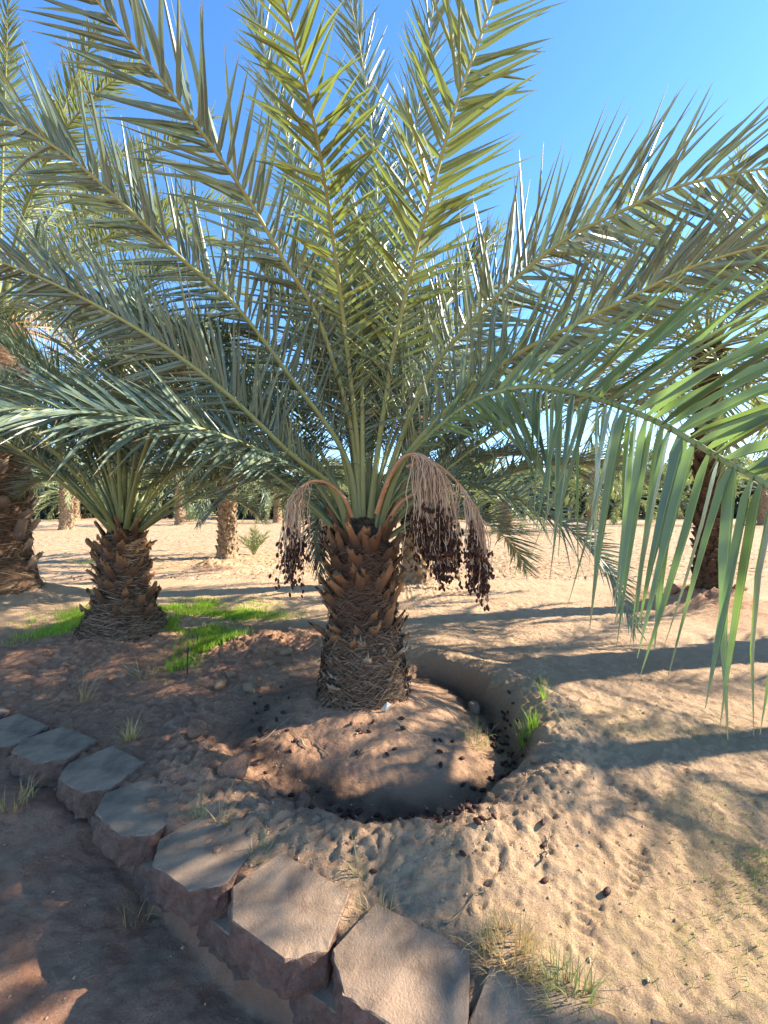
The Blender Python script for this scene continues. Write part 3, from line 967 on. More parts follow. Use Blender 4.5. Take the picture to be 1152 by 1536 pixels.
obj('fibre_matting', V, F, FIBRE, trunk, rnd=R)
B0 = np.array([MAIN[0], MAIN[1], 1.22])


def main_frond(px, hint, seed, **kw):
    """px: (column, row, distance) read in the photograph"""
    pts = [P(*q) for q in px]
    d = pts[0] - B0; d[2] = 0
    start = B0 + 0.16 * d / (np.linalg.norm(d) + 0.3) + np.array([0, 0, -0.02])
    return add_frond(palm, O, [start] + pts, hint, seed, **kw)


main_frond([(538, 690, 3.22), (520, 520, 2.95), (500, 360, 2.55), (478, 220, 2.15), (450, 95, 1.85), (420, -15, 1.65), (385, -90, 1.55)], (0.15, 1, 0.35), 1, n=40, Lmax=0.46, W=0.036, b0=0.30, a0=66, a1=45, leaf=LEAF_GREEN, droop=0.05, dih=(0, 25), r0=0.023)
main_frond([(565, 690, 3.2), (592, 520, 2.95), (622, 385, 2.7), (648, 285, 2.5), (682, 165, 2.3), (716, 68, 2.2), (760, -50, 2.1), (800, -160, 2.05)], (-0.25, 1, 0.3), 2, n=46, Lmax=0.62, W=0.042, b0=0.26, a0=60, a1=40, leaf=LEAF_GREEN, droop=0.06, dih=(0, 30), r0=0.023)
main_frond([(590, 690, 3.25), (640, 570, 3.1), (691, 500, 2.95), (766, 425, 2.8), (846, 360, 2.65), (926, 320, 2.55), (1016, 280, 2.45), (1152, 252, 2.35), (1260, 250, 2.3)], (-0.1, 0.85, 0.55), 3, n=54, Lmax=0.70, W=0.042, b0=0.22, a0=62, a1=32, droop=0.05, dih=(0, 50), r0=0.023)
main_frond([(600, 700, 3.2), (670, 615, 3.0), (761, 540, 2.75), (876, 480, 2.5), (956, 440, 2.35), (1046, 397, 2.2), (1152, 368, 2.1), (1260, 360, 2.05)], (0.1, 0.95, 0.6), 4, n=56, Lmax=0.58, W=0.042, b0=0.22, a0=55, a1=30, droop=0.06, dih=(0, 50), r0=0.023)
main_frond([(580, 725, 3.2), (631, 665, 3.0), (696, 610, 2.75), (751, 586, 2.55), (806, 580, 2.35), (876, 592, 1.92), (936, 612, 1.62), (1001, 640, 1.36), (1076, 685, 1.13), (1152, 728, 0.95), (1240, 785, 0.82), (1350, 870, 0.70), (1500, 990, 0.60)], (-0.93, -0.20, 0.30), 5, leaf=LEAF_BROAD, jit=0.35, n=44, Lmax=0.76, W=0.056, b0=0.24, a0=58, a1=50, droop=0.10, dih=(-8, 10), r0=0.023)
main_frond([(590, 750, 3.3), (650, 722, 3.4), (700, 722, 3.5), (751, 738, 3.55), (811, 762, 3.6), (873, 809, 3.6), (912, 852, 3.6), (951, 938, 3.55)], (-0.1, -0.75, 0.8), 6, n=60, Lmax=0.42, W=0.026, b0=0.2, a0=60, a1=25, droop=0.10, r0=0.015)
main_frond([(505, 745, 3.2), (440, 700, 3.0), (365, 665, 2.75), (290, 640, 2.5), (200, 627, 2.25), (100, 616, 2.05), (0, 614, 1.9), (-100, 625, 1.8)], (0.14, -0.61, 0.64), 7, n=50, Lmax=0.54, W=0.040, b0=0.2, a0=58, a1=35, droop=0.10, dih=(0, 40), r0=0.023)
main_frond([(520, 690, 3.2), (435, 565, 3.0), (350, 455, 2.8), (280, 395, 2.65), (210, 330, 2.5), (125, 252, 2.35), (50, 200, 2.25), (-20, 165, 2.2), (-120, 130, 2.15)], (0.1, 0.9, 0.5), 8, n=64, Lmax=0.66, W=0.036, b0=0.2, a0=58, a1=32, droop=0.06, r0=0.023)
main_frond([(530, 660, 3.2), (482, 490, 2.9), (425, 390, 2.65), (370, 295, 2.45), (300, 195, 2.2), (225, 100, 2.0), (165, 25, 1.85), (110, -40, 1.75), (40, -110, 1.65)], (0.1, 1, 0.3), 9, n=40, Lmax=0.60, W=0.042, b0=0.26, a0=60, a1=38, droop=0.05, dih=(0, 50), r0=0.023)
main_frond([(500, 735, 3.15), (435, 680, 2.95), (340, 590, 2.75), (240, 515, 2.6), (130, 450, 2.5), (20, 400, 2.4), (-80, 370, 2.35)], (0, 0.85, 0.6), 10, n=56, Lmax=0.62, W=0.036, b0=0.2, a0=58, a1=32, droop=0.08, r0=0.023)
main_frond([(505, 730, 3.35), (430, 650, 3.4), (330, 560, 3.45), (220, 500, 3.5), (110, 470, 3.5), (0, 465, 3.5)], (0.1, 0.6, 0.9), 11, n=58, Lmax=0.5, W=0.034, b0=0.2, droop=0.12)
main_frond([(548, 660, 3.35), (560, 480, 3.4), (565, 300, 3.3), (550, 140, 3.2), (525, 0, 3.0), (490, -100, 2.85)], (0, 1, 0.2), 12, n=56, Lmax=0.55, W=0.036, b0=0.22, droop=0.05, a0=48, a1=25)
main_frond([(555, 650, 3.4), (580, 450, 3.5), (610, 260, 3.4), (640, 90, 3.2), (655, -40, 3.0)], (0, 1, 0.2), 13, n=54, Lmax=0.58, W=0.036, b0=0.22, droop=0.05, a0=48, a1=25)
main_frond([(535, 640, 3.4), (500, 450, 3.4), (455, 300, 3.3), (410, 130, 3.1), (380, 10, 2.95), (360, -80, 2.8)], (0, 1, 0.3), 14, n=54, Lmax=0.52, W=0.034, b0=0.22, droop=0.05, a0=48, a1=25)
main_frond([(575, 700, 3.4), (640, 560, 3.6), (720, 450, 3.7), (810, 380, 3.75), (900, 350, 3.75), (990, 345, 3.7)], (-0.3, 0.6, 0.8), 15, n=56, Lmax=0.55, W=0.034, b0=0.2, droop=0.08)
main_frond([(590, 730, 3.4), (680, 650, 3.6), (790, 610, 3.8), (900, 600, 3.9), (1010, 620, 3.9), (1100, 670, 3.9)], (-0.2, -0.3, 1), 16, n=54, Lmax=0.5, W=0.034, b0=0.2, droop=0.15)
main_frond([(500, 760, 3.35), (455, 725, 3.5), (400, 715, 3.6), (350, 735, 3.7), (310, 775, 3.75)], (0.1, -0.4, 1), 17, n=40, Lmax=0.36, W=0.024, b0=0.25, droop=0.2, r0=0.013)
main_frond([(508, 770, 3.45), (482, 765, 3.6), (474, 800, 3.7), (482, 860, 3.75)], (0.1, -0.7, 0.5), 18, n=34, Lmax=0.24, W=0.02, b0=0.25, droop=0.2, r0=0.010)
main_frond([(600, 725, 3.35), (680, 690, 3.6), (770, 680, 3.8), (850, 700, 3.95), (910, 750, 4.0)], (-0.2, -0.4, 1), 19, n=44, Lmax=0.42, W=0.026, b0=0.22, droop=0.15, r0=0.015)
for i, (az, el, ln, be) in enumerate([(75, 78, 3.0, .7), (110, 72, 3.1, .8), (50, 66, 3.1, .9), (140, 64, 3.1, .9), (20, 62, 3.0, .9), (165, 58, 3.1, 1.0), (90, 56, 3.1, 1.0),
                                      (62, 46, 3.1, 1.1), (122, 44, 3.1, 1.1), (35, 40, 3.1, 1.1), (150, 36, 3.1, 1.1), (80, 30, 3.0, 1.2), (105, 20, 2.9, 1.2), (45, 18, 2.9, 1.2), (5, 50, 3.0, 1.0), (182, 46, 3.1, 1.0), (95, 66, 3.2, .9), (70, 36, 3.1, 1.1), (135, 54, 3.1, 1.0), (28, 52, 3.1, 1.0), (160, 44, 3.2, 1.0), (190, 60, 3.1, .9), (115, 32, 3.1, 1.1), (15, 34, 3.0, 1.0), (270, 84, 2.3, 0.3), (200, 80, 2.5, .5), (350, 80, 2.5, .5)]):
    pts = frond_path(B0, math.radians(az), math.radians(el), ln, be, rr, 0.12)
    add_frond(palm, O, pts, frond_hint(pts, B0), 40 + i, n=54, Lmax=0.60, W=0.034, b0=0.27, droop=0.08, r0=0.023)

fruit_stalk(palm, O, [P(528, 775, 3.1), P(515, 745, 3.0), P(492, 725, 2.95), P(468, 722, 2.92), P(450, 732, 2.9), P(440, 748, 2.9)], (0.74, 1.0), 60, 0.60, 1, dper=5, spread=0.055, single=20, label='short fruit stalk arching left with a small bunch of dates')
fruit_stalk(palm, O, [P(565, 770, 3.1), P(580, 725, 3.0), P(600, 690, 2.95), P(622, 680, 2.92), P(645, 690, 2.9), P(660, 705, 2.9)], (0.72, 1.0), 130, 0.74, 2, r0=0.017, dper=6, spread=0.075, single=40, label='longest orange fruit stalk arching right with a broom of strands')
fruit_stalk(palm, O, [P(610, 700, 2.98), P(640, 690, 2.92), P(670, 708, 2.88), P(695, 735, 2.86), P(715, 770, 2.86), P(722, 790, 2.86)], (0.55, 1.0), 80, 0.50, 3, r0=0.011, dper=6, spread=0.045, single=35, label='orange fruit stalk drooping furthest right with a heavy dark bunch')
fruit_stalk(palm, O, [P(580, 785, 3.12), P(600, 755, 3.05), P(625, 740, 3.02), P(645, 738, 3.0), P(660, 748, 3.0)], (0.7, 1.0), 60, 0.52, 4, dper=6, spread=0.06, label='lower pale fruit stalk bending right behind the strands')
fruit_stalk(palm, O, [P(572, 785, 3.42), P(592, 750, 3.55), P(610, 735, 3.65), P(622, 745, 3.7)], (0.7, 1.0), 40, 0.40, 5, dper=6, spread=0.06)
fruit_stalk(palm, O, [P(515, 790, 3.4), P(500, 765, 3.5), P(492, 765, 3.6), P(489, 780, 3.62)], (0.7, 1.0), 16, 0.28, 6, dper=4, spread=0.03)

# --- left palm ------------------------------------------------------------------
def near_palm(name, c, label, prof, nfr, ln, seed, boots, nb, zb, crown_z, leaf, elr=(82, 2), azs=None, n=46, Lmax=0.5, W=0.034, fib=1800, skip=None, r0=0.023, petal=0.12):
    r = np.random.default_rng(seed)
    O_ = np.array([c[0], c[1], 0.0])
    t = empty(name, O_, label, 'palm tree')
    V, F = trunk_geo(prof, seed)
    tr = obj('trunk', V, F, BARK, t)
    if boots: add_boots(tr, prof, zb[0], zb[1], nb, boots, r, (4, 22), (0.8, 1.15))
    if fib:
        V, F, R = fibres(prof, prof[0][0] + 0.04, zb[1], fib, r, 0.06, 0.25, 0.0028, 0.85, 0.035, 1.6)
        obj('fibre_matting', V, F, FIBRE, tr, rnd=R)
    B_ = np.array([c[0], c[1], crown_z])
    ga = math.radians(137.5)
    for i in range(nfr):
        f = (i + 0.5) / nfr
        az = i * ga + seed + r.normal(0, 0.12)
        el = math.radians(elr[0] + (elr[1] - elr[0]) * f ** 0.9 + r.normal(0, 4))
        if skip and skip(math.degrees(az) % 360, math.degrees(el)): continue
        l_ = ln * r.uniform(0.85, 1.08) * (0.8 + 0.2 * min(1, f * 3))
        pts = frond_path(B_, az, el, l_, math.radians(38 + 30 * f + r.normal(0, 6)), r, petal, r.normal(0, 0.25))
        add_frond(t, O_, pts, frond_hint(pts, B_), seed * 100 + i, leaf=leaf, n=n, Lmax=Lmax, W=W, b0=0.28, droop=0.10, r0=r0)
    return t, O_


zs_ = gz(*SECOND) - 0.03
pr2 = [(zs_ - 0.05, 0.46), (zs_ + 0.1, 0.39), (zs_ + 0.25, 0.30), (zs_ + 0.5, 0.235), (zs_ + 0.85, 0.225), (zs_ + 1.02, 0.20), (zs_ + 1.15, 0.15), (zs_ + 1.25, 0.08)]
near_palm('date_palm', SECOND, 'stubby young palm on the left with a ragged brown trunk, bright green grass behind it', pr2, 54, 3.2, 2, BOOTS, 86, (zs_ + 0.15, zs_ + 1.08), zs_ + 1.05, LEAF,
          (86, 30), n=48, Lmax=0.56, W=0.034, fib=3600, skip=lambda a, e: (250 < a < 315 and e < 50) or (170 < a < 345 and e < 44))
zt_ = gz(*THIRD) - 0.05
pr3 = [(zt_ - 0.1, 0.58), (zt_ + 0.2, 0.48), (zt_ + 0.6, 0.40), (zt_ + 1.5, 0.37), (zt_ + 3.6, 0.37), (zt_ + 4.1, 0.30), (zt_ + 4.4, 0.12)]
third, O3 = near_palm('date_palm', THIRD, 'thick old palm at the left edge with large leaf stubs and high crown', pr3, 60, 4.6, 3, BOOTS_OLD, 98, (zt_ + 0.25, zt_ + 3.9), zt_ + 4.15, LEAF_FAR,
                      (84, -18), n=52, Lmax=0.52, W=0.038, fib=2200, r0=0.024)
for i, a in enumerate((-60, -20, 30)):
    a = math.radians(a); d = np.array([math.cos(a), math.sin(a), 0])
    c = np.array([THIRD[0], THIRD[1], zt_ + 4.0])
    fruit_stalk(third, O3, [c + d * 0.2, c + d * 0.5 + [0, 0, .35], c + d * 0.85 + [0, 0, .30], c + d * 1.05 + [0, 0, .05]], (0.6, 1), 40, 0.6, 20 + i, False, 0.02, spread=0.12)

# --- palms further back -----------------------------------------------------------
def far_palm(c, label, th, tr, nfr, ln, seed, elr=(82, -15), n=40, Lmax=0.5, W=0.05, leaf=None, nseg=28, boots=True, lean=0.0, bark=None, group='palms of the grove behind', skip=None):
    r = np.random.default_rng(seed)
    z = gz(*c) - 0.05 if c[1] < 45 else -0.05
    O_ = np.array([c[0], c[1], z])
    t = empty('date_palm', O_, label, 'palm tree', group)
    prof = [(0, tr * 1.35), (0.15, tr * 1.2), (0.45, tr), (th * 0.8, tr * 0.95), (th - 0.1, tr * 1.1), (th + 0.15, tr * 0.5)]
    V, F = trunk_geo(prof, seed, 40, int(40 + th * 18), 0.03)
    bag = Bag()
    bag.add(V, F[0]); bag.add(V * 1.0, F[1])
    if boots:
        ga = math.radians(137.5)
        nb = int(42 * th)
        for i in range(nb):
            zz = 0.12 + (th - 0.05) * (i + .5) / nb
            a = i * ga + r.normal(0, 0.1)
            rr_ = prof_r(prof, zz) - 0.02
            w, h, o = r.uniform(0.07, 0.10), r.uniform(0.13, 0.22), r.uniform(0.06, 0.11)
            e = np.array([-math.sin(a), math.cos(a), 0]); d = np.array([math.cos(a), math.sin(a), 0]); u = np.array([0, 0, 1.0])
            p = d * rr_ + u * zz
            vv = np.array([p - e * w - d * .02, p + e * w - d * .02, p + d * o * .5 + u * h * .3, p + d * o + u * h + e * w * .45, p + d * o + u * h - e * w * .45, p + d * (o - .05) + u * h * 1.02])
            ff = np.array([[0, 1, 2, 2], [0, 2, 4, 4], [1, 3, 2, 2], [2, 3, 4, 4], [4, 3, 5, 5], [0, 4, 5, 5], [1, 5, 3, 3]])
            bag.add(vv, ff[:, :3])
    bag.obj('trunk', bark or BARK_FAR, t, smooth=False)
    B_ = np.array([c[0], c[1], z + th])
    ga = math.radians(137.5)
    for i in range(nfr):
        f = (i + 0.5) / nfr
        az = i * ga + seed
        el = math.radians(elr[0] + (elr[1] - elr[0]) * f ** 0.9 + r.normal(0, 4))
        if skip and skip(math.degrees(az) % 360, math.degrees(el)): continue
        l_ = ln * r.uniform(0.85, 1.08)
        pts = frond_path(B_, az, el, l_, math.radians(45 + 30 * f), r, 0.1, r.normal(0, 0.2))
        add_frond_one(t, O_, pts, frond_hint(pts, B_), seed * 77 + i, leaf=leaf, n=n, Lmax=Lmax, W=W, b0=0.2, droop=0.12, r0=0.022)
    return t, O_


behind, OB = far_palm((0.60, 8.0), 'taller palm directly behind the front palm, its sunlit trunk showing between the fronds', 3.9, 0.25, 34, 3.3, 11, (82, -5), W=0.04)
far_palm((RIGHT[0], RIGHT[1]), 'palm on the right with orange leaf stubs, half hidden behind the big drooping frond', 3.75, 0.15, 38, 2.8, 12, (82, -25), W=0.042, bark=BARK)
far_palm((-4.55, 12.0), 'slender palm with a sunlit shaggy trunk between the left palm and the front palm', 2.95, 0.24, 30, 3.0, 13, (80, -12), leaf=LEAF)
proto_a, OA = far_palm((6.9, 23.5), 'small palm on the far sand right of the hanging date bunches', 1.75, 0.30, 26, 3.4, 14, (80, -22), n=30, W=0.075)
far_palm((12.9, 25.5), 'far palm with yellow hanging fronds on its trunk, seen under the big right frond', 3.4, 0.32, 28, 3.4, 15, (80, -40), n=30, W=0.075)
far_palm((-15.5, 31.5), 'far palm with a dark-footed trunk seen between the left palm and the slender palm', 3.9, 0.36, 26, 4.0, 16, (80, -30), n=30, W=0.08)
far_palm((-19.6, 25.5), 'far palm with a pale trunk seen between the two left-hand palms', 3.8, 0.33, 28, 3.8, 17, (80, -25), n=30, W=0.08)
far_palm((-9.0, 35.0), 'far palm with drooping yellowish fronds left of the hanging date bunch', 2.6, 0.34, 26, 4.4, 18, (78, -38), n=30, W=0.085)
far_palm((28.5, 31.0), 'far palm at the right edge behind the tips of the big leaflets', 2.8, 0.36, 26, 4.2, 19, (80, -25), n=30, W=0.08)
c_ = copy_tree(proto_a)
c_.location = (19.5, 33.0, -0.05); c_.rotation_euler.z = 1.3; c_.scale = (1.25,) * 3
c_['label'] = 'far low palm between the yellow-fringed palm and the right edge'
for (x_, y_, rz_, k_, lab_) in ((-3.2, 41.0, .4, 1.2, 'distant palm crown glimpsed just left of the front trunk'), (5.2, 44.0, 2.2, 1.35, 'distant palm crown glimpsed just right of the hanging date bunches'),
                             (10.8, 38.0, 3.1, 1.3, 'distant low palm between the two small far palms right of the dates'), (24.0, 46.0, .9, 1.5, 'distant palm behind the tip of the drooping low frond'),
                             (-13.5, 45.0, 4.0, 1.4, 'distant palm against the hedge left of the slender palm'), (-30.0, 40.0, 5.0, 1.5, 'distant palm behind the leaves of the thick old palm'), (31.0, 44.0, 2.8, 1.5, 'distant palm seen through the big hanging leaflets')):
    c_ = copy_tree(proto_a)
    c_.location = (x_, y_, -0.05); c_.rotation_euler.z = rz_; c_.scale = (k_,) * 3
    c_['label'] = lab_
# palms of the same row just outside the photograph on the right; their crowns shade the ground
far_palm((6.9, 4.95), 'palm of the row standing just outside the right edge', 3.2, 0.26, 30, 3.0, 21, (80, 0), W=0.045, leaf=LEAF, skip=lambda a, e: 150 < a < 230 and e < 60)
far_palm((5.4, 3.3), 'palm of the row outside the photo on the right, nearest the camera', 3.3, 0.10, 36, 2.3, 22, (84, 15), W=0.045, leaf=LEAF, boots=False, skip=lambda a, e: (a < 70 or a > 325) and e < 60)

# ---------------------------------------------------------------- far trees and undergrowth
TREELEAF = grass_mat('far_foliage', (0.08, 0.105, 0.04), (0.17, 0.18, 0.07), (0.20, 0.20, 0.09), (0.22, 0.26, 0.06), 0.25)
SHADELEAF = grass_mat('shade_toned_foliage', (0.022, 0.03, 0.018), (0.045, 0.055, 0.028), (0.045, 0.055, 0.028), (0.06, 0.08, 0.03), 0.15)  # deep shade under the far trees is put into this leaf colour
PALELEAF = grass_mat('pale_bush_foliage', (0.20, 0.25, 0.12), (0.32, 0.38, 0.20), (0.36, 0.40, 0.22), (0.3, 0.36, 0.12), 0.3)
TREEBARK = simple_mat('tree_bark', (0.10, 0.075, 0.05), (0.22, 0.17, 0.12), 8, 0.9, 0.1, 0.5)


def leaf_cloud(centers, radii, n, size, r, vert=0.3):
    k = r.integers(len(centers), size=n)
    d = nrm(r.normal(0, 1, (n, 3))) * (r.random(n) ** 0.45)[:, None]
    p = centers[k] + d * radii[k][:, None]
    a = nrm(r.normal(0, 1, (n, 3)) + np.array([0, 0, vert])); b = nrm(np.cross(a, r.normal(0, 1, (n, 3))))
    s = size * r.uniform(0.5, 1.3, n)[:, None]
    V = np.stack([p - a * s, p + b * s * .35, p + a * s, p - b * s * .35], 1).reshape(-1, 3)
    F = np.arange(n * 4).reshape(-1, 4)
    uv = np.tile([[0, 0], [.5, .5], [0, 1], [1, .5]], (n, 1))
    return V, F, uv, np.repeat(r.random(n), 4)


def tree(c, label, h, w, seed, leaf, n=15000, size=0.28, group='trees along the far edge of the grove'):
    r = np.random.default_rng(seed)
    t = empty('tree', (c[0], c[1], -0.05), label, 'tree', group)
    bag = Bag()
    tips = []
    V, F, uv = tube(np.array([[0, 0, 0], [.1, 0, h * .2], [0, .1, h * .4], [.15, 0, h * .62]]), [.25, .2, .15, .05], None, 8)
    bag.add(V, F, uv)
    for i in range(9):
        a = i * 2.4; z = h * r.uniform(.18, .5)
        e = np.array([math.cos(a) * w * r.uniform(.25, .5), math.sin(a) * w * r.uniform(.25, .5), z + h * r.uniform(.1, .35)])
        V, F, uv = tube(spline([[0, 0, z], [e[0] * .5, e[1] * .5, z + (e[2] - z) * .35], e], 6)[0], np.linspace(.10, .02, 6), None, 5)
        bag.add(V, F, uv); tips.append(e)
    bag.obj('trunk', TREEBARK, t)
    tips = np.array(tips)
    cen = np.vstack([tips, tips + r.normal(0, 1, tips.shape) * [w * .16, w * .16, h * .10], r.normal(0, 1, (10, 3)) * [w * .22, w * .22, h * .17] + [0, 0, h * .62]])
    rad = r.uniform(.10, .20, len(cen)) * w
    V, F, uv, R = leaf_cloud(cen, rad, n, size, r)
    V[:, 2] = np.maximum(V[:, 2], h * 0.05)
    obj('crown', V, F, leaf, t, uv=uv, rnd=R, smooth=False)


tl = ['far tree with an airy yellow-green crown seen left of the front palm', 'far bushy tree behind the slender palm', 'far pale tree right behind the front palm trunk', 'tall pale far tree showing right of the date bunches',
      'far yellow-green tree above the small distant palm', 'far tree behind the yellow-fringed palm', 'far olive-green tree under the big right frond', 'far dense tree by the right edge', 'far low tree at the extreme right', 'far tree behind the left palm crown', 'far dense tree behind the thick old palm']
for i, (x, y, h, w) in enumerate([(-8, 62, 8, 9), (-21, 60, 7.5, 9), (4, 66, 8.5, 10), (13.5, 64, 10, 9), (20, 58, 7, 8), (29, 60, 9, 10), (37, 56, 8, 9), (47, 60, 9, 11), (60, 62, 8, 11), (-33, 60, 9, 11), (-48, 62, 9, 12)]):
    tree((x, y), tl[i], h, w, 50 + i, [TREELEAF, PALELEAF, TREELEAF][i % 3])
hb = np.random.default_rng(77)
cen = np.column_stack([hb.uniform(-75, 85, 260), hb.uniform(44, 54, 260), hb.uniform(0.2, 3.2, 260)])
V, F, uv, R = leaf_cloud(cen, hb.uniform(1.2, 2.2, 260), 52000, 0.46, hb)
V[:, 2] = np.maximum(V[:, 2], 0.0)
o = obj('undergrowth', V, F, SHADELEAF, uv=uv, rnd=R, smooth=False)
tag(o, 'dark shaded undergrowth along the far edge of the sand', 'undergrowth', kind='stuff')
cen = np.column_stack([hb.uniform(-110, 120, 300), hb.uniform(70, 82, 300), hb.uniform(0.5, 6.5, 300)])
V, F, uv, R = leaf_cloud(cen, hb.uniform(1.8, 3.6, 300), 40000, 0.8, hb)
V[:, 2] = np.maximum(V[:, 2], 0.0)
tag(obj('far_wood', V, F, TREELEAF, uv=uv, rnd=R, smooth=False), 'far belt of olive trees closing the view behind the grove', 'trees', kind='stuff')
for i, (x, y, h, lab) in enumerate([(-17.5, 38, 2.0, 'pale green bush beside the dark-footed far palm'), (-25, 44, 2.4, 'second pale bush behind the fronds of the left palm')]):
    cen = hb.normal(0, 1, (14, 3)) * [.45, .45, .35] + [0, 0, h * .45]
    V, F, uv, R = leaf_cloud(cen, np.full(14, h * .28), 1800, 0.12, hb)
    V[:, 2] = np.maximum(V[:, 2], 0.02)
    o = obj('bush', V, F, PALELEAF, uv=uv, rnd=R, smooth=False); o.location = (x, y, 0)
    tag(o, lab, 'bush')


def wire():
    xs = np.linspace(-60, 80, 40)
    pts = np.column_stack([xs, np.full(40, 48.0), 8.9 + 0.00035 * (xs - 10) ** 2])
    V, F, uv = tube(pts, 0.03, None, 4, (0, 0.2, 1))
    o = obj('overhead_cable', V, F, HOSE, uv=uv)
    tag(o, 'thin overhead cable crossing the pale sky behind the front palm', 'cable')


wire()


# ---------------------------------------------------------------- grasses, offshoots, litter
def tuft(c, n, h, spread, seed, bag, lean=0.5, wid=0.0035, curve=0.5, z=None):
    r = np.random.default_rng(seed)
    K = 5
    a = r.random(n) * 2 * math.pi
    rad = spread * np.sqrt(r.random(n))
    bx, by = c[0] + rad * np.cos(a), c[1] + rad * np.sin(a)
    bz = ground_h(bx, by) if z is None else np.full(n, z)
    b = np.stack([bx, by, bz - 0.004], 1)
    la = a + r.normal(0, 0.9, n)
    ln = np.abs(r.normal(0, lean, n))
    H = h * r.uniform(0.45, 1.15, n)
    side = np.stack([-np.sin(la + r.normal(0, .6, n)), np.cos(la), np.zeros(n)], 1)
    V = np.zeros((n, K, 2, 3))
    for k in range(K):
        t = k / (K - 1)
        bend = ln * t + curve * ln * t ** 2
        p = b + np.stack([np.cos(la) * bend * H, np.sin(la) * bend * H, H * t * np.cos(np.minimum(bend * .7, 1.4))], 1)
        w = wid * (1 - t * 0.92) * r.uniform(.8, 1.2, n)
        V[:, k, 0] = p - side * w[:, None]; V[:, k, 1] = p + side * w[:, None]
    idx = np.arange(n * K * 2).reshape(n, K, 2)
    F = np.stack([idx[:, :-1, 0], idx[:, :-1, 1], idx[:, 1:, 1], idx[:, 1:, 0]], -1).reshape(-1, 4)
    uv = np.stack([np.broadcast_to(np.array([0., 1.]), (n, K, 2)), np.broadcast_to(np.linspace(0, 1, K)[None, :, None], (n, K, 2))], -1).reshape(-1, 2)
    bag.add(V.reshape(-1, 3), F, uv, np.broadcast_to(r.random(n)[:, None, None], (n, K, 2)).ravel())


def grass_field(regions, dens, h, mat_, name, label, seed, wid=0.0035):
    """short grass over soft-edged ellipses"""
    r = np.random.default_rng(seed)
    bag = Bag()
    for cx, cy, rx, ry, n in regions:
        q = r.normal(0, 0.55, (n, 2))
        x, y = cx + q[:, 0] * rx, cy + q[:, 1] * ry
        keep = fbm(x, y, 3.0, 4) > r.normal(-0.02, 0.12, n)
        x, y = x[keep], y[keep]; n = len(x)
        z = ground_h(x, y)
        la = r.random(n) * 2 * math.pi; ln = np.abs(r.normal(0, .3, n)); H = h * r.uniform(.5, 1.3, n)
        sd = r.random(n) * math.pi
        V = np.zeros((n, 3, 2, 3))
        for k, t in enumerate((0, .55, 1)):
            p = np.stack([x + np.cos(la) * ln * H * t ** 1.6, y + np.sin(la) * ln * H * t ** 1.6, z - .004 + H * t], 1)
            w = wid * (1, .8, .08)[k]
            off = np.stack([np.cos(sd), np.sin(sd), np.zeros(n)], 1) * w
            V[:, k, 0] = p - off; V[:, k, 1] = p + off
        idx = np.arange(n * 6).reshape(n, 3, 2)
        F = np.stack([idx[:, :-1, 0], idx[:, :-1, 1], idx[:, 1:, 1], idx[:, 1:, 0]], -1).reshape(-1, 4)
        uv = np.stack([np.broadcast_to(np.array([0., 1.]), (n, 3, 2)), np.broadcast_to(np.array([0, .55, 1.])[None, :, None], (n, 3, 2))], -1).reshape(-1, 2)
        bag.add(V.reshape(-1, 3), F, uv, np.repeat(r.random(n), 6))
    o = bag.obj(name, mat_)
    tag(o, label, 'grass', kind='stuff')


grass_field([(-2.75, 6.15, 0.75, 0.5, 7000), (-2.0, 5.75, 0.6, 0.32, 3000), (-4.05, 5.7, 0.5, 0.5, 3500), (-2.35, 5.0, 0.45, 0.22, 2600), (-3.85, 5.0, 0.45, 0.35, 1800)], 1, 0.055, GRASS, 'green_grass', 'bright green short grass round the foot of the left palm', 31)
grass_field([(-1.95, 4.35, 0.20, 0.42, 2600), (-1.78, 4.65, 0.16, 0.2, 1400)], 1, 0.085, GRASS, 'green_grass', 'tongue of taller green grass growing in the ditch right of the left palm', 32)
grass_field([(1.72, 2.10, 0.30, 0.16, 700), (1.55, 1.75, 0.40, 0.22, 1600), (1.78, 1.62, 0.2, 0.2, 900), (1.9, 2.8, 0.7, 0.16, 500), (1.2, 2.95, 0.3, 0.12, 240), (1.1, 1.4, 0.4, 0.2, 240)], 1, 0.026, WEED, 'thin_grass', 'thin yellowish grass growing out of the sand on the right', 33, 0.0014)

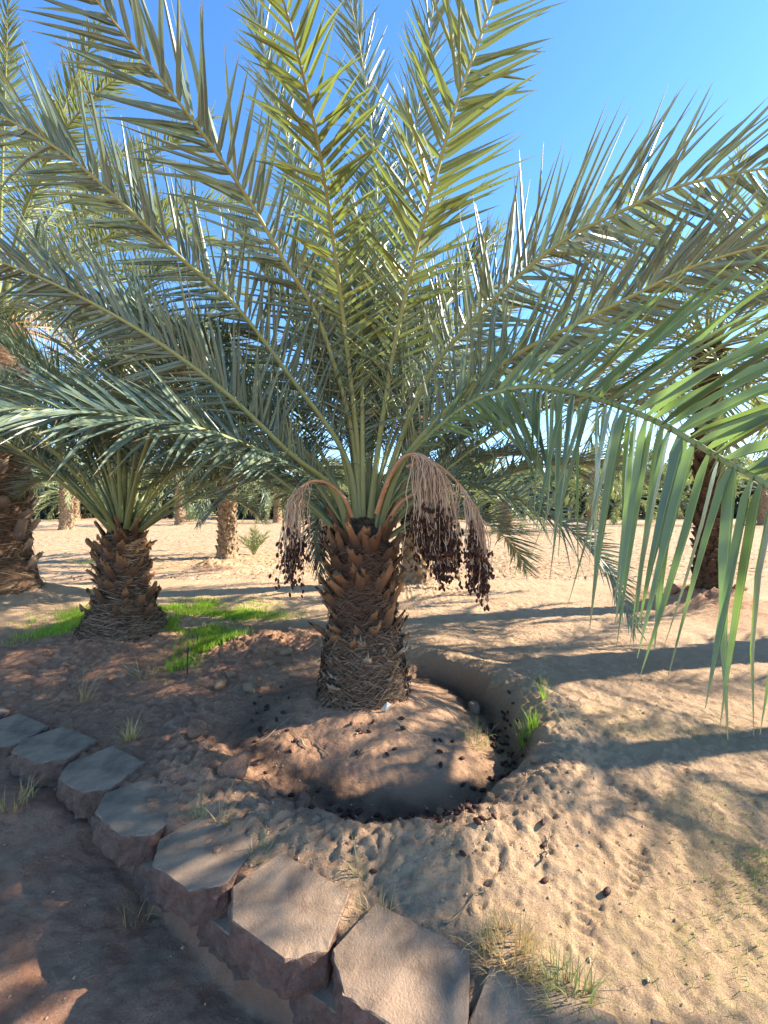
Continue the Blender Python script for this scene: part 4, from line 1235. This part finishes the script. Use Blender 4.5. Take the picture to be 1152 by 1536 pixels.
tufts = [((0.43, 1.42), 220, 0.10, 0.10, DRYGRASS, 'bushy yellow dry grass clump between the pale grey block and the block corner'),
         ((0.58, 1.30), 150, 0.10, 0.09, WEED, 'low greenish dry grass clump right of the block corner'),
         ((-0.10, 1.72), 26, 0.09, 0.05, WEED, 'small grass tuft behind the pale grey block, at the joint with the dusty block'),
         ((-0.02, 1.55), 50, 0.09, 0.04, DRYGRASS, 'dry grass wisp in the gap between the two nearest blocks'),
         ((-0.55, 1.82), 26, 0.07, 0.05, WEED, 'small tuft at the back corner between the slate-coloured and dusty blocks'),
         ((-0.93, 2.06), 24, 0.10, 0.05, WEED, 'greenish tuft behind the worn brown block'),
         ((-0.78, 2.02), 20, 0.11, 0.04, DRYGRASS, 'pale yellow tuft behind the slate-coloured block'),
         ((-1.67, 2.73), 70, 0.16, 0.03, DRYGRASS, 'upright bleached grass tuft on the shaded soil behind the blocks'),
         ((-2.05, 2.30), 70, 0.11, 0.08, DRYGRASS, 'orange dry grass clump hugging the front of the brown blocks'),
         ((-1.12, 1.86), 26, 0.10, 0.06, DRYGRASS, 'wispy dry grass at the foot of the slate-coloured block'),
         ((0.98, 2.80), 90, 0.13, 0.06, GRASS, 'small fresh green tuft in the ditch right of the front mound'),
         ((1.18, 3.05), 16, 0.20, 0.02, GRASS, 'single tall green weed on the bank right of the ditch'),
         ((0.62, 2.82), 70, 0.14, 0.09, WEED, 'thin dark weeds on the right slope of the front mound'),
         ((-2.4, 3.3), 24, 0.28, 0.05, DRYGRASS, 'tall dry stalks on the shaded soil at the left'),
         ((-2.15, 3.75), 30, 0.22, 0.10, DRYGRASS, 'loose dry stalks in the shade below the left palm')]
for i, (c, n, h, sp, m, lab) in enumerate(tufts):
    bag = Bag()
    tuft(c, n, h, sp, 200 + i, bag, 0.55 if m is not GRASS else 0.35, 0.0020 if m is not GRASS else 0.003)
    o = bag.obj('grass_tuft', m)
    tag(o, lab, 'grass tuft', 'grass tufts')


def offshoot(c, label, h, n, seed, leaf):
    r = np.random.default_rng(seed)
    z = gz(*c)
    O_ = np.array([c[0], c[1], z])
    t = empty('palm_offshoot', O_, label, 'palm offshoot')
    for i in range(n):
        pts = frond_path(np.array([c[0], c[1], z - .02]), i * 2.4, math.radians(r.uniform(50, 85)), h * r.uniform(.7, 1.1), math.radians(35), r, .03)
        add_frond_one(t, O_, pts, frond_hint(pts, O_), seed + i, leaf=leaf, n=18, Lmax=h * .28, W=.03, b0=.15, r0=.01)


offshoot((-4.05, 12.9), 'feathery grey-green palm offshoot right of the slender palm trunk', 0.95, 12, 300, LEAF_FAR)
pts = [np.array(q) for q in ((-6.3, 8.2, 0.42), (-5.75, 8.15, 0.38), (-5.2, 8.1, 0.24), (-4.8, 8.05, 0.10))]
O_ = np.array([-5.5, 8.1, 0.0])
t = empty('fallen_frond', O_, 'cut green frond lying on the sand beside the thick old palm', 'palm frond')
add_frond(t, O_, pts, (0, -.3, 1), 501, leaf=LEAF_FAR, n=34, Lmax=.35, W=.03, b0=.1, droop=.25, r0=.012, flare=1.2)


# soil clods ----------------------------------------------------------------------
def clod_mesh(seed, m, sub=3):
    import bmesh
    r = np.random.default_rng(seed)
    bm = bmesh.new()
    bmesh.ops.create_icosphere(bm, subdivisions=sub, radius=1.0)
    V = np.array([v.co[:] for v in bm.verts]); F = np.array([[v.index for v in f.verts] for f in bm.faces])
    bm.free()
    for _ in range(7):        # knock facets off
        n = nrm(r.normal(0, 1, 3)); d = r.uniform(.55, .85)
        k = V @ n - d
        V = V - np.where(k > 0, k * .85, 0)[:, None] * n
    nz = fbm(V[:, 0] * 1.3 + seed + V[:, 2], V[:, 1] * 1.3 - V[:, 2] * .7, 1.6, 4, .6)
    V = V * (1 + .28 * nz)[:, None]
    V = V * [1, .8, .72]
    return make_mesh('soil_clod', V, F, m)


CL = [clod_mesh(i, CLOD) for i in range(4)]
CLR = [clod_mesh(10 + i, CLOD_RED) for i in range(4)]
big = [(295, 1110, .070, 1, 'rounded reddish clod alone in the shade left of the basin'),
       (352, 1163, .105, 1, 'largest lumpy clod left of the basin, tall as a fist'),
       (405, 1198, .042, 1, 'small egg-shaped clod between the large lumpy clod and the broken clod'),
       (455, 1190, .060, 1, 'broken clod on the front left rim of the basin'),
       (450, 1206, .036, 1, 'little clod touching the broken clod on the basin rim'),
       (327, 1195, .03, 1, 'small flat clod below the large lumpy clod'),
       (375, 1034, .075, 0, 'clod on the sunlit ridge between the two near palms'),
       (330, 1030, .06, 0, 'brown clod at the left end of the ridge near the green grass'),
       (345, 1015, .05, 0, 'pale clod at the edge of the ditch grass'),
       (712, 1042, .07, 0, 'rounded clod stuck on the bank across the ditch behind the mound'),
       (810, 1035, .055, 0, 'clod on top of the bank right of the ditch'),
       (805, 1160, .05, 0, 'crumbling sunlit clod on the front right rim of the basin'),
       (700, 1200, .038, 0, 'crusty clod on the front rim among the dates'),
       (735, 1210, .032, 0, 'smaller crusty clod right of the dates on the front rim'),
       (660, 1195, .03, 0, 'flat crumbly clod on the front rim, left of the dates'),
       (430, 985, .07, 0, 'clod high on the ridge left of the front trunk'),
       (405, 1000, .055, 0, 'dark clod in the shade of the ridge'),
       (455, 960, .06, 0, 'clod behind the ridge near the front trunk'),
       (1010, 905, .12, 1, 'red clod at the foot of the right-hand palm'),
       (1110, 905, .14, 1, 'larger red clod right of the right-hand palm foot')]
for i, (px, py, s, red, lab) in enumerate(big):
    d = EYE * FPX / (py - HZ)
    x, y = (px - 576) / FPX * d, d
    o = link('soil_clod', (CLR if red else CL)[i % 4], loc=(x, y, gz(x, y) + s * .38), rot=(rng.uniform(-.3, .3), rng.uniform(-.3, .3), rng.uniform(0, 6)))
    o.scale = (s, s, s * rng.uniform(.8, 1.15))
    tag(o, lab, 'soil clod', 'soil clods')


def crumbs():
    """loose crumbs too many to count"""
    r = np.random.default_rng(55)
    n = 5000
    th = r.random(n) * 2 * math.pi
    rad = r.normal(1.27, .16, n)
    x, y = BASIN[0] + rad * np.cos(th), BASIN[1] + rad * np.sin(th)
    k = n // 2
    x[:k] = r.uniform(-2.6, 2.4, k); y[:k] = r.uniform(.9, 5.2, k)
    k2 = n // 6
    x[-k2:] = r.normal(-1.35, .5, k2); y[-k2:] = r.normal(4.5, .35, k2)
    s = np.minimum(.0025 + r.exponential(.0026, n), .010)
    z = ground_h(x, y)
    base = np.array([[1, 0, 0], [-.9, .2, .1], [.1, 1, 0], [0, -1, .1], [0, .1, 1], [.1, 0, -1]], float)
    tri = np.array([[0, 2, 4], [2, 1, 4], [1, 3, 4], [3, 0, 4], [2, 0, 5], [1, 2, 5], [3, 1, 5], [0, 3, 5]])
    V = base[None] * s[:, None, None] * r.uniform(.6, 1.2, (n, 6, 1))
    a = r.random(n) * 6.28
    c, sn = np.cos(a)[:, None], np.sin(a)[:, None]
    V = np.stack([V[..., 0] * c - V[..., 1] * sn, V[..., 0] * sn + V[..., 1] * c, V[..., 2] * .75], -1) + np.stack([x, y, z + s * .3], 1)[:, None]
    F = (np.arange(n)[:, None, None] * 6 + tri[None]).reshape(-1, 3)
    half = x.copy()
    o = obj('soil_crumbs', V.reshape(-1, 3), F, CLOD, smooth=False)
    tag(o, 'loose crumbs of dry soil scattered over the sand', 'soil crumbs', kind='stuff')


crumbs()


def litter():
    """dry flakes and chopped leaf bits over the tilled sand further back"""
    r = np.random.default_rng(56)
    n = 9000
    y = 8.5 + r.random(n) ** 1.4 * 22
    x = r.uniform(-1, 1, n) * (y * .95)
    z = ground_h(x, y) + .008
    a = r.random(n) * 6.28
    L = r.uniform(.02, .10, n); w = r.uniform(.006, .02, n)
    e = np.stack([np.cos(a), np.sin(a), r.normal(0, .25, n)], 1); f = np.stack([-np.sin(a), np.cos(a), r.normal(0, .3, n)], 1)
    p = np.stack([x, y, z], 1)
    V = np.stack([p - e * L[:, None], p + f * w[:, None], p + e * L[:, None], p - f * w[:, None]], 1).reshape(-1, 3)
    R = np.repeat(r.random(n), 4)
    o = obj('leaf_litter', V, np.arange(n * 4).reshape(-1, 4), FIBRE, rnd=R, smooth=False)
    tag(o, 'dry leaf litter strewn over the sand behind the palms', 'leaf litter', kind='stuff')


litter()


# fallen dates -----------------------------------------------------------------------
def fallen_dates():
    r = np.random.default_rng(57)
    ms = []
    for i in range(4):
        b = Bag(); date_geo(np.array([-.02, 0, 0]), np.array([1., 0, 0.02]), 1.0, b, r); ms.append(b.mesh('fallen_date', DATE))
    spots = []
    for k in range(78):       # bottom of the ditch, right and front
        th = r.uniform(-1.9, 0.25); rad = r.normal(.93, .055)
        spots.append((BASIN[0] + rad * math.cos(th), BASIN[1] + rad * math.sin(th), 0))
    for k in range(34):       # heap at the right
        spots.append((BASIN[0] + r.normal(.83, .045), BASIN[1] + r.normal(-.10, .11), 0))
    for k in range(20):
        spots.append((r.normal(.36, .09), r.normal(2.02, .07), 1))
    for k in range(26):
        th = r.uniform(2.6, 4.6); rad = r.normal(.85, .12)
        spots.append((BASIN[0] + rad * math.cos(th), BASIN[1] + rad * math.sin(th), 0))
    for k in range(16):
        spots.append((r.uniform(-.3, .5), r.uniform(2.5, 2.9), 2))
    for k in range(6):
        spots.append((r.uniform(-.1, .9), r.uniform(1.6, 2.0), 1))
    labs = ['dark dried date lying in the ditch round the front palm', 'dark dried date lying on the sandy front rim of the basin', 'dark dried date lying on the mound below the front trunk']
    gr = ['dates in the ditch', 'dates on the front rim', 'dates on the mound']
    for x, y, g in spots:
        o = link('fallen_date', ms[r.integers(4)], loc=(x, y, gz(x, y) + .008), rot=(0, r.normal(0, .25), r.random() * 6.28))
        s = r.uniform(.8, 1.2); o.scale = (s, s, s)
        tag(o, labs[g], 'date', gr[g])


fallen_dates()


def twigs():
    r = np.random.default_rng(58)
    lst = [((-.55, 2.72), .22, 2.2, 'thin twig lying on the left slope of the front mound'), ((-.43, 2.66), .26, 2.3, 'bent dry twig beside another on the mound slope'),
           ((-.05, 2.60), .18, .6, 'short straw on the front slope of the mound'), ((.12, 2.78), .2, 2.5, 'straw below the foot of the front trunk'),
           ((-.62, 2.32), .22, 2.4, 'stout grey stick across the front left edge of the basin'), ((-.75, 2.85), .3, 1.0, 'long straw leaning on the left edge of the mound'),
           ((-.9, 2.45), .16, 1.5, 'short stalk standing in shade by the reddish clod'), ((.72, 1.82), .14, 1.1, 'thin stem lying on the sunlit sand on the right'),
           ((.30, 1.58), .2, .6, 'pale straw on the sand above the dry grass clump'), ((.5, 3.15), .24, 2.0, 'twig on the back right of the mound'),
           ((-1.3, 3.3), .3, .9, 'dry stalk on the shaded soil left of the basin'), ((-1.9, 3.5), .34, .7, 'longest straw across the shaded soil below the left palm'),
           ((-2.4, 3.9), .3, 2.8, 'stalk lying in shade near the left palm foot'), ((-1.25, 1.25), .2, 1.9, 'dark twig on the reddish lower ground'), ((-.75, 1.2), .16, 1.2, 'small twig on the lower ground near the dusty block')]
    for i, (c, L, a, lab) in enumerate(lst):
        d = np.array([math.cos(a), math.sin(a)])
        t = np.linspace(-.5, .5, 7)
        xy = np.array(c) + d * (t * L)[:, None] + r.normal(0, .004, (7, 2))
        z = ground_h(xy[:, 0], xy[:, 1]) + .006 + r.uniform(0, .03) * np.abs(t)
        V, F, uv = tube(np.column_stack([xy, z]), np.linspace(.0042, .002, 7) * (1.7 if i == 4 else 1), None, 5, (0.1, .1, 1))
        o = obj('dry_twig', V, F, STRAW if i % 3 == 0 else TWIG, uv=uv)
        tag(o, lab, 'twig', 'dry twigs and straws')


twigs()


def chip():
    p = P(578, 1046, 2.93)
    x, y = p[0], p[1]
    z = gz(x, y)
    V = 0.55 * np.array([(-.045, 0, -.03), (.03, -.005, -.035), (.052, .02, .07), (-.012, .03, .075), (-.045, .012, -.03), (.03, .008, -.035), (.05, .032, .068), (-.012, .042, .072), (.0, -.012, .02), (.0, .03, .02)])
    F = [np.array([[0, 1, 8], [1, 2, 8], [2, 3, 8], [3, 0, 8], [5, 4, 9], [6, 5, 9], [7, 6, 9], [4, 7, 9]]), np.array([[0, 4, 5, 1], [1, 5, 6, 2], [2, 6, 7, 3], [3, 7, 4, 0]])]
    o = obj('husk_chip', V, F, CHIP, smooth=False)
    o.location = (x, y, z + .02); o.rotation_euler = (.35, .5, .3)
    tag(o, 'pale white chip of husk leaning on the foot of the front trunk', 'husk chip')


chip()


def stake():
    d = EYE * FPX / (1010 - HZ)
    x, y = (281 - 576) / FPX * d, d
    z = gz(x, y)
    b = Bag()
    V, F, uv = tube(np.array([[0, 0, -.05], [0, 0, .1], [.004, 0, .21]]), .007, None, 7); b.add(V, F, uv)
    V, F, uv = tube(np.array([[.004, 0, .205], [.004, 0, .215], [.004, 0, .24], [.004, 0, .245]]), [.004, .013, .013, .004], None, 8); b.add(V, F, uv)
    V, F, uv = tube(np.array([[.0, 0, .15], [.03, .0, .155], [.05, .01, .12]]), .004, None, 6); b.add(V, F, uv)
    o = b.obj('drip_stake', HOSE); o.location = (x, y, z)
    tag(o, 'small black irrigation stake standing in the ditch grass', 'irrigation stake')


stake()
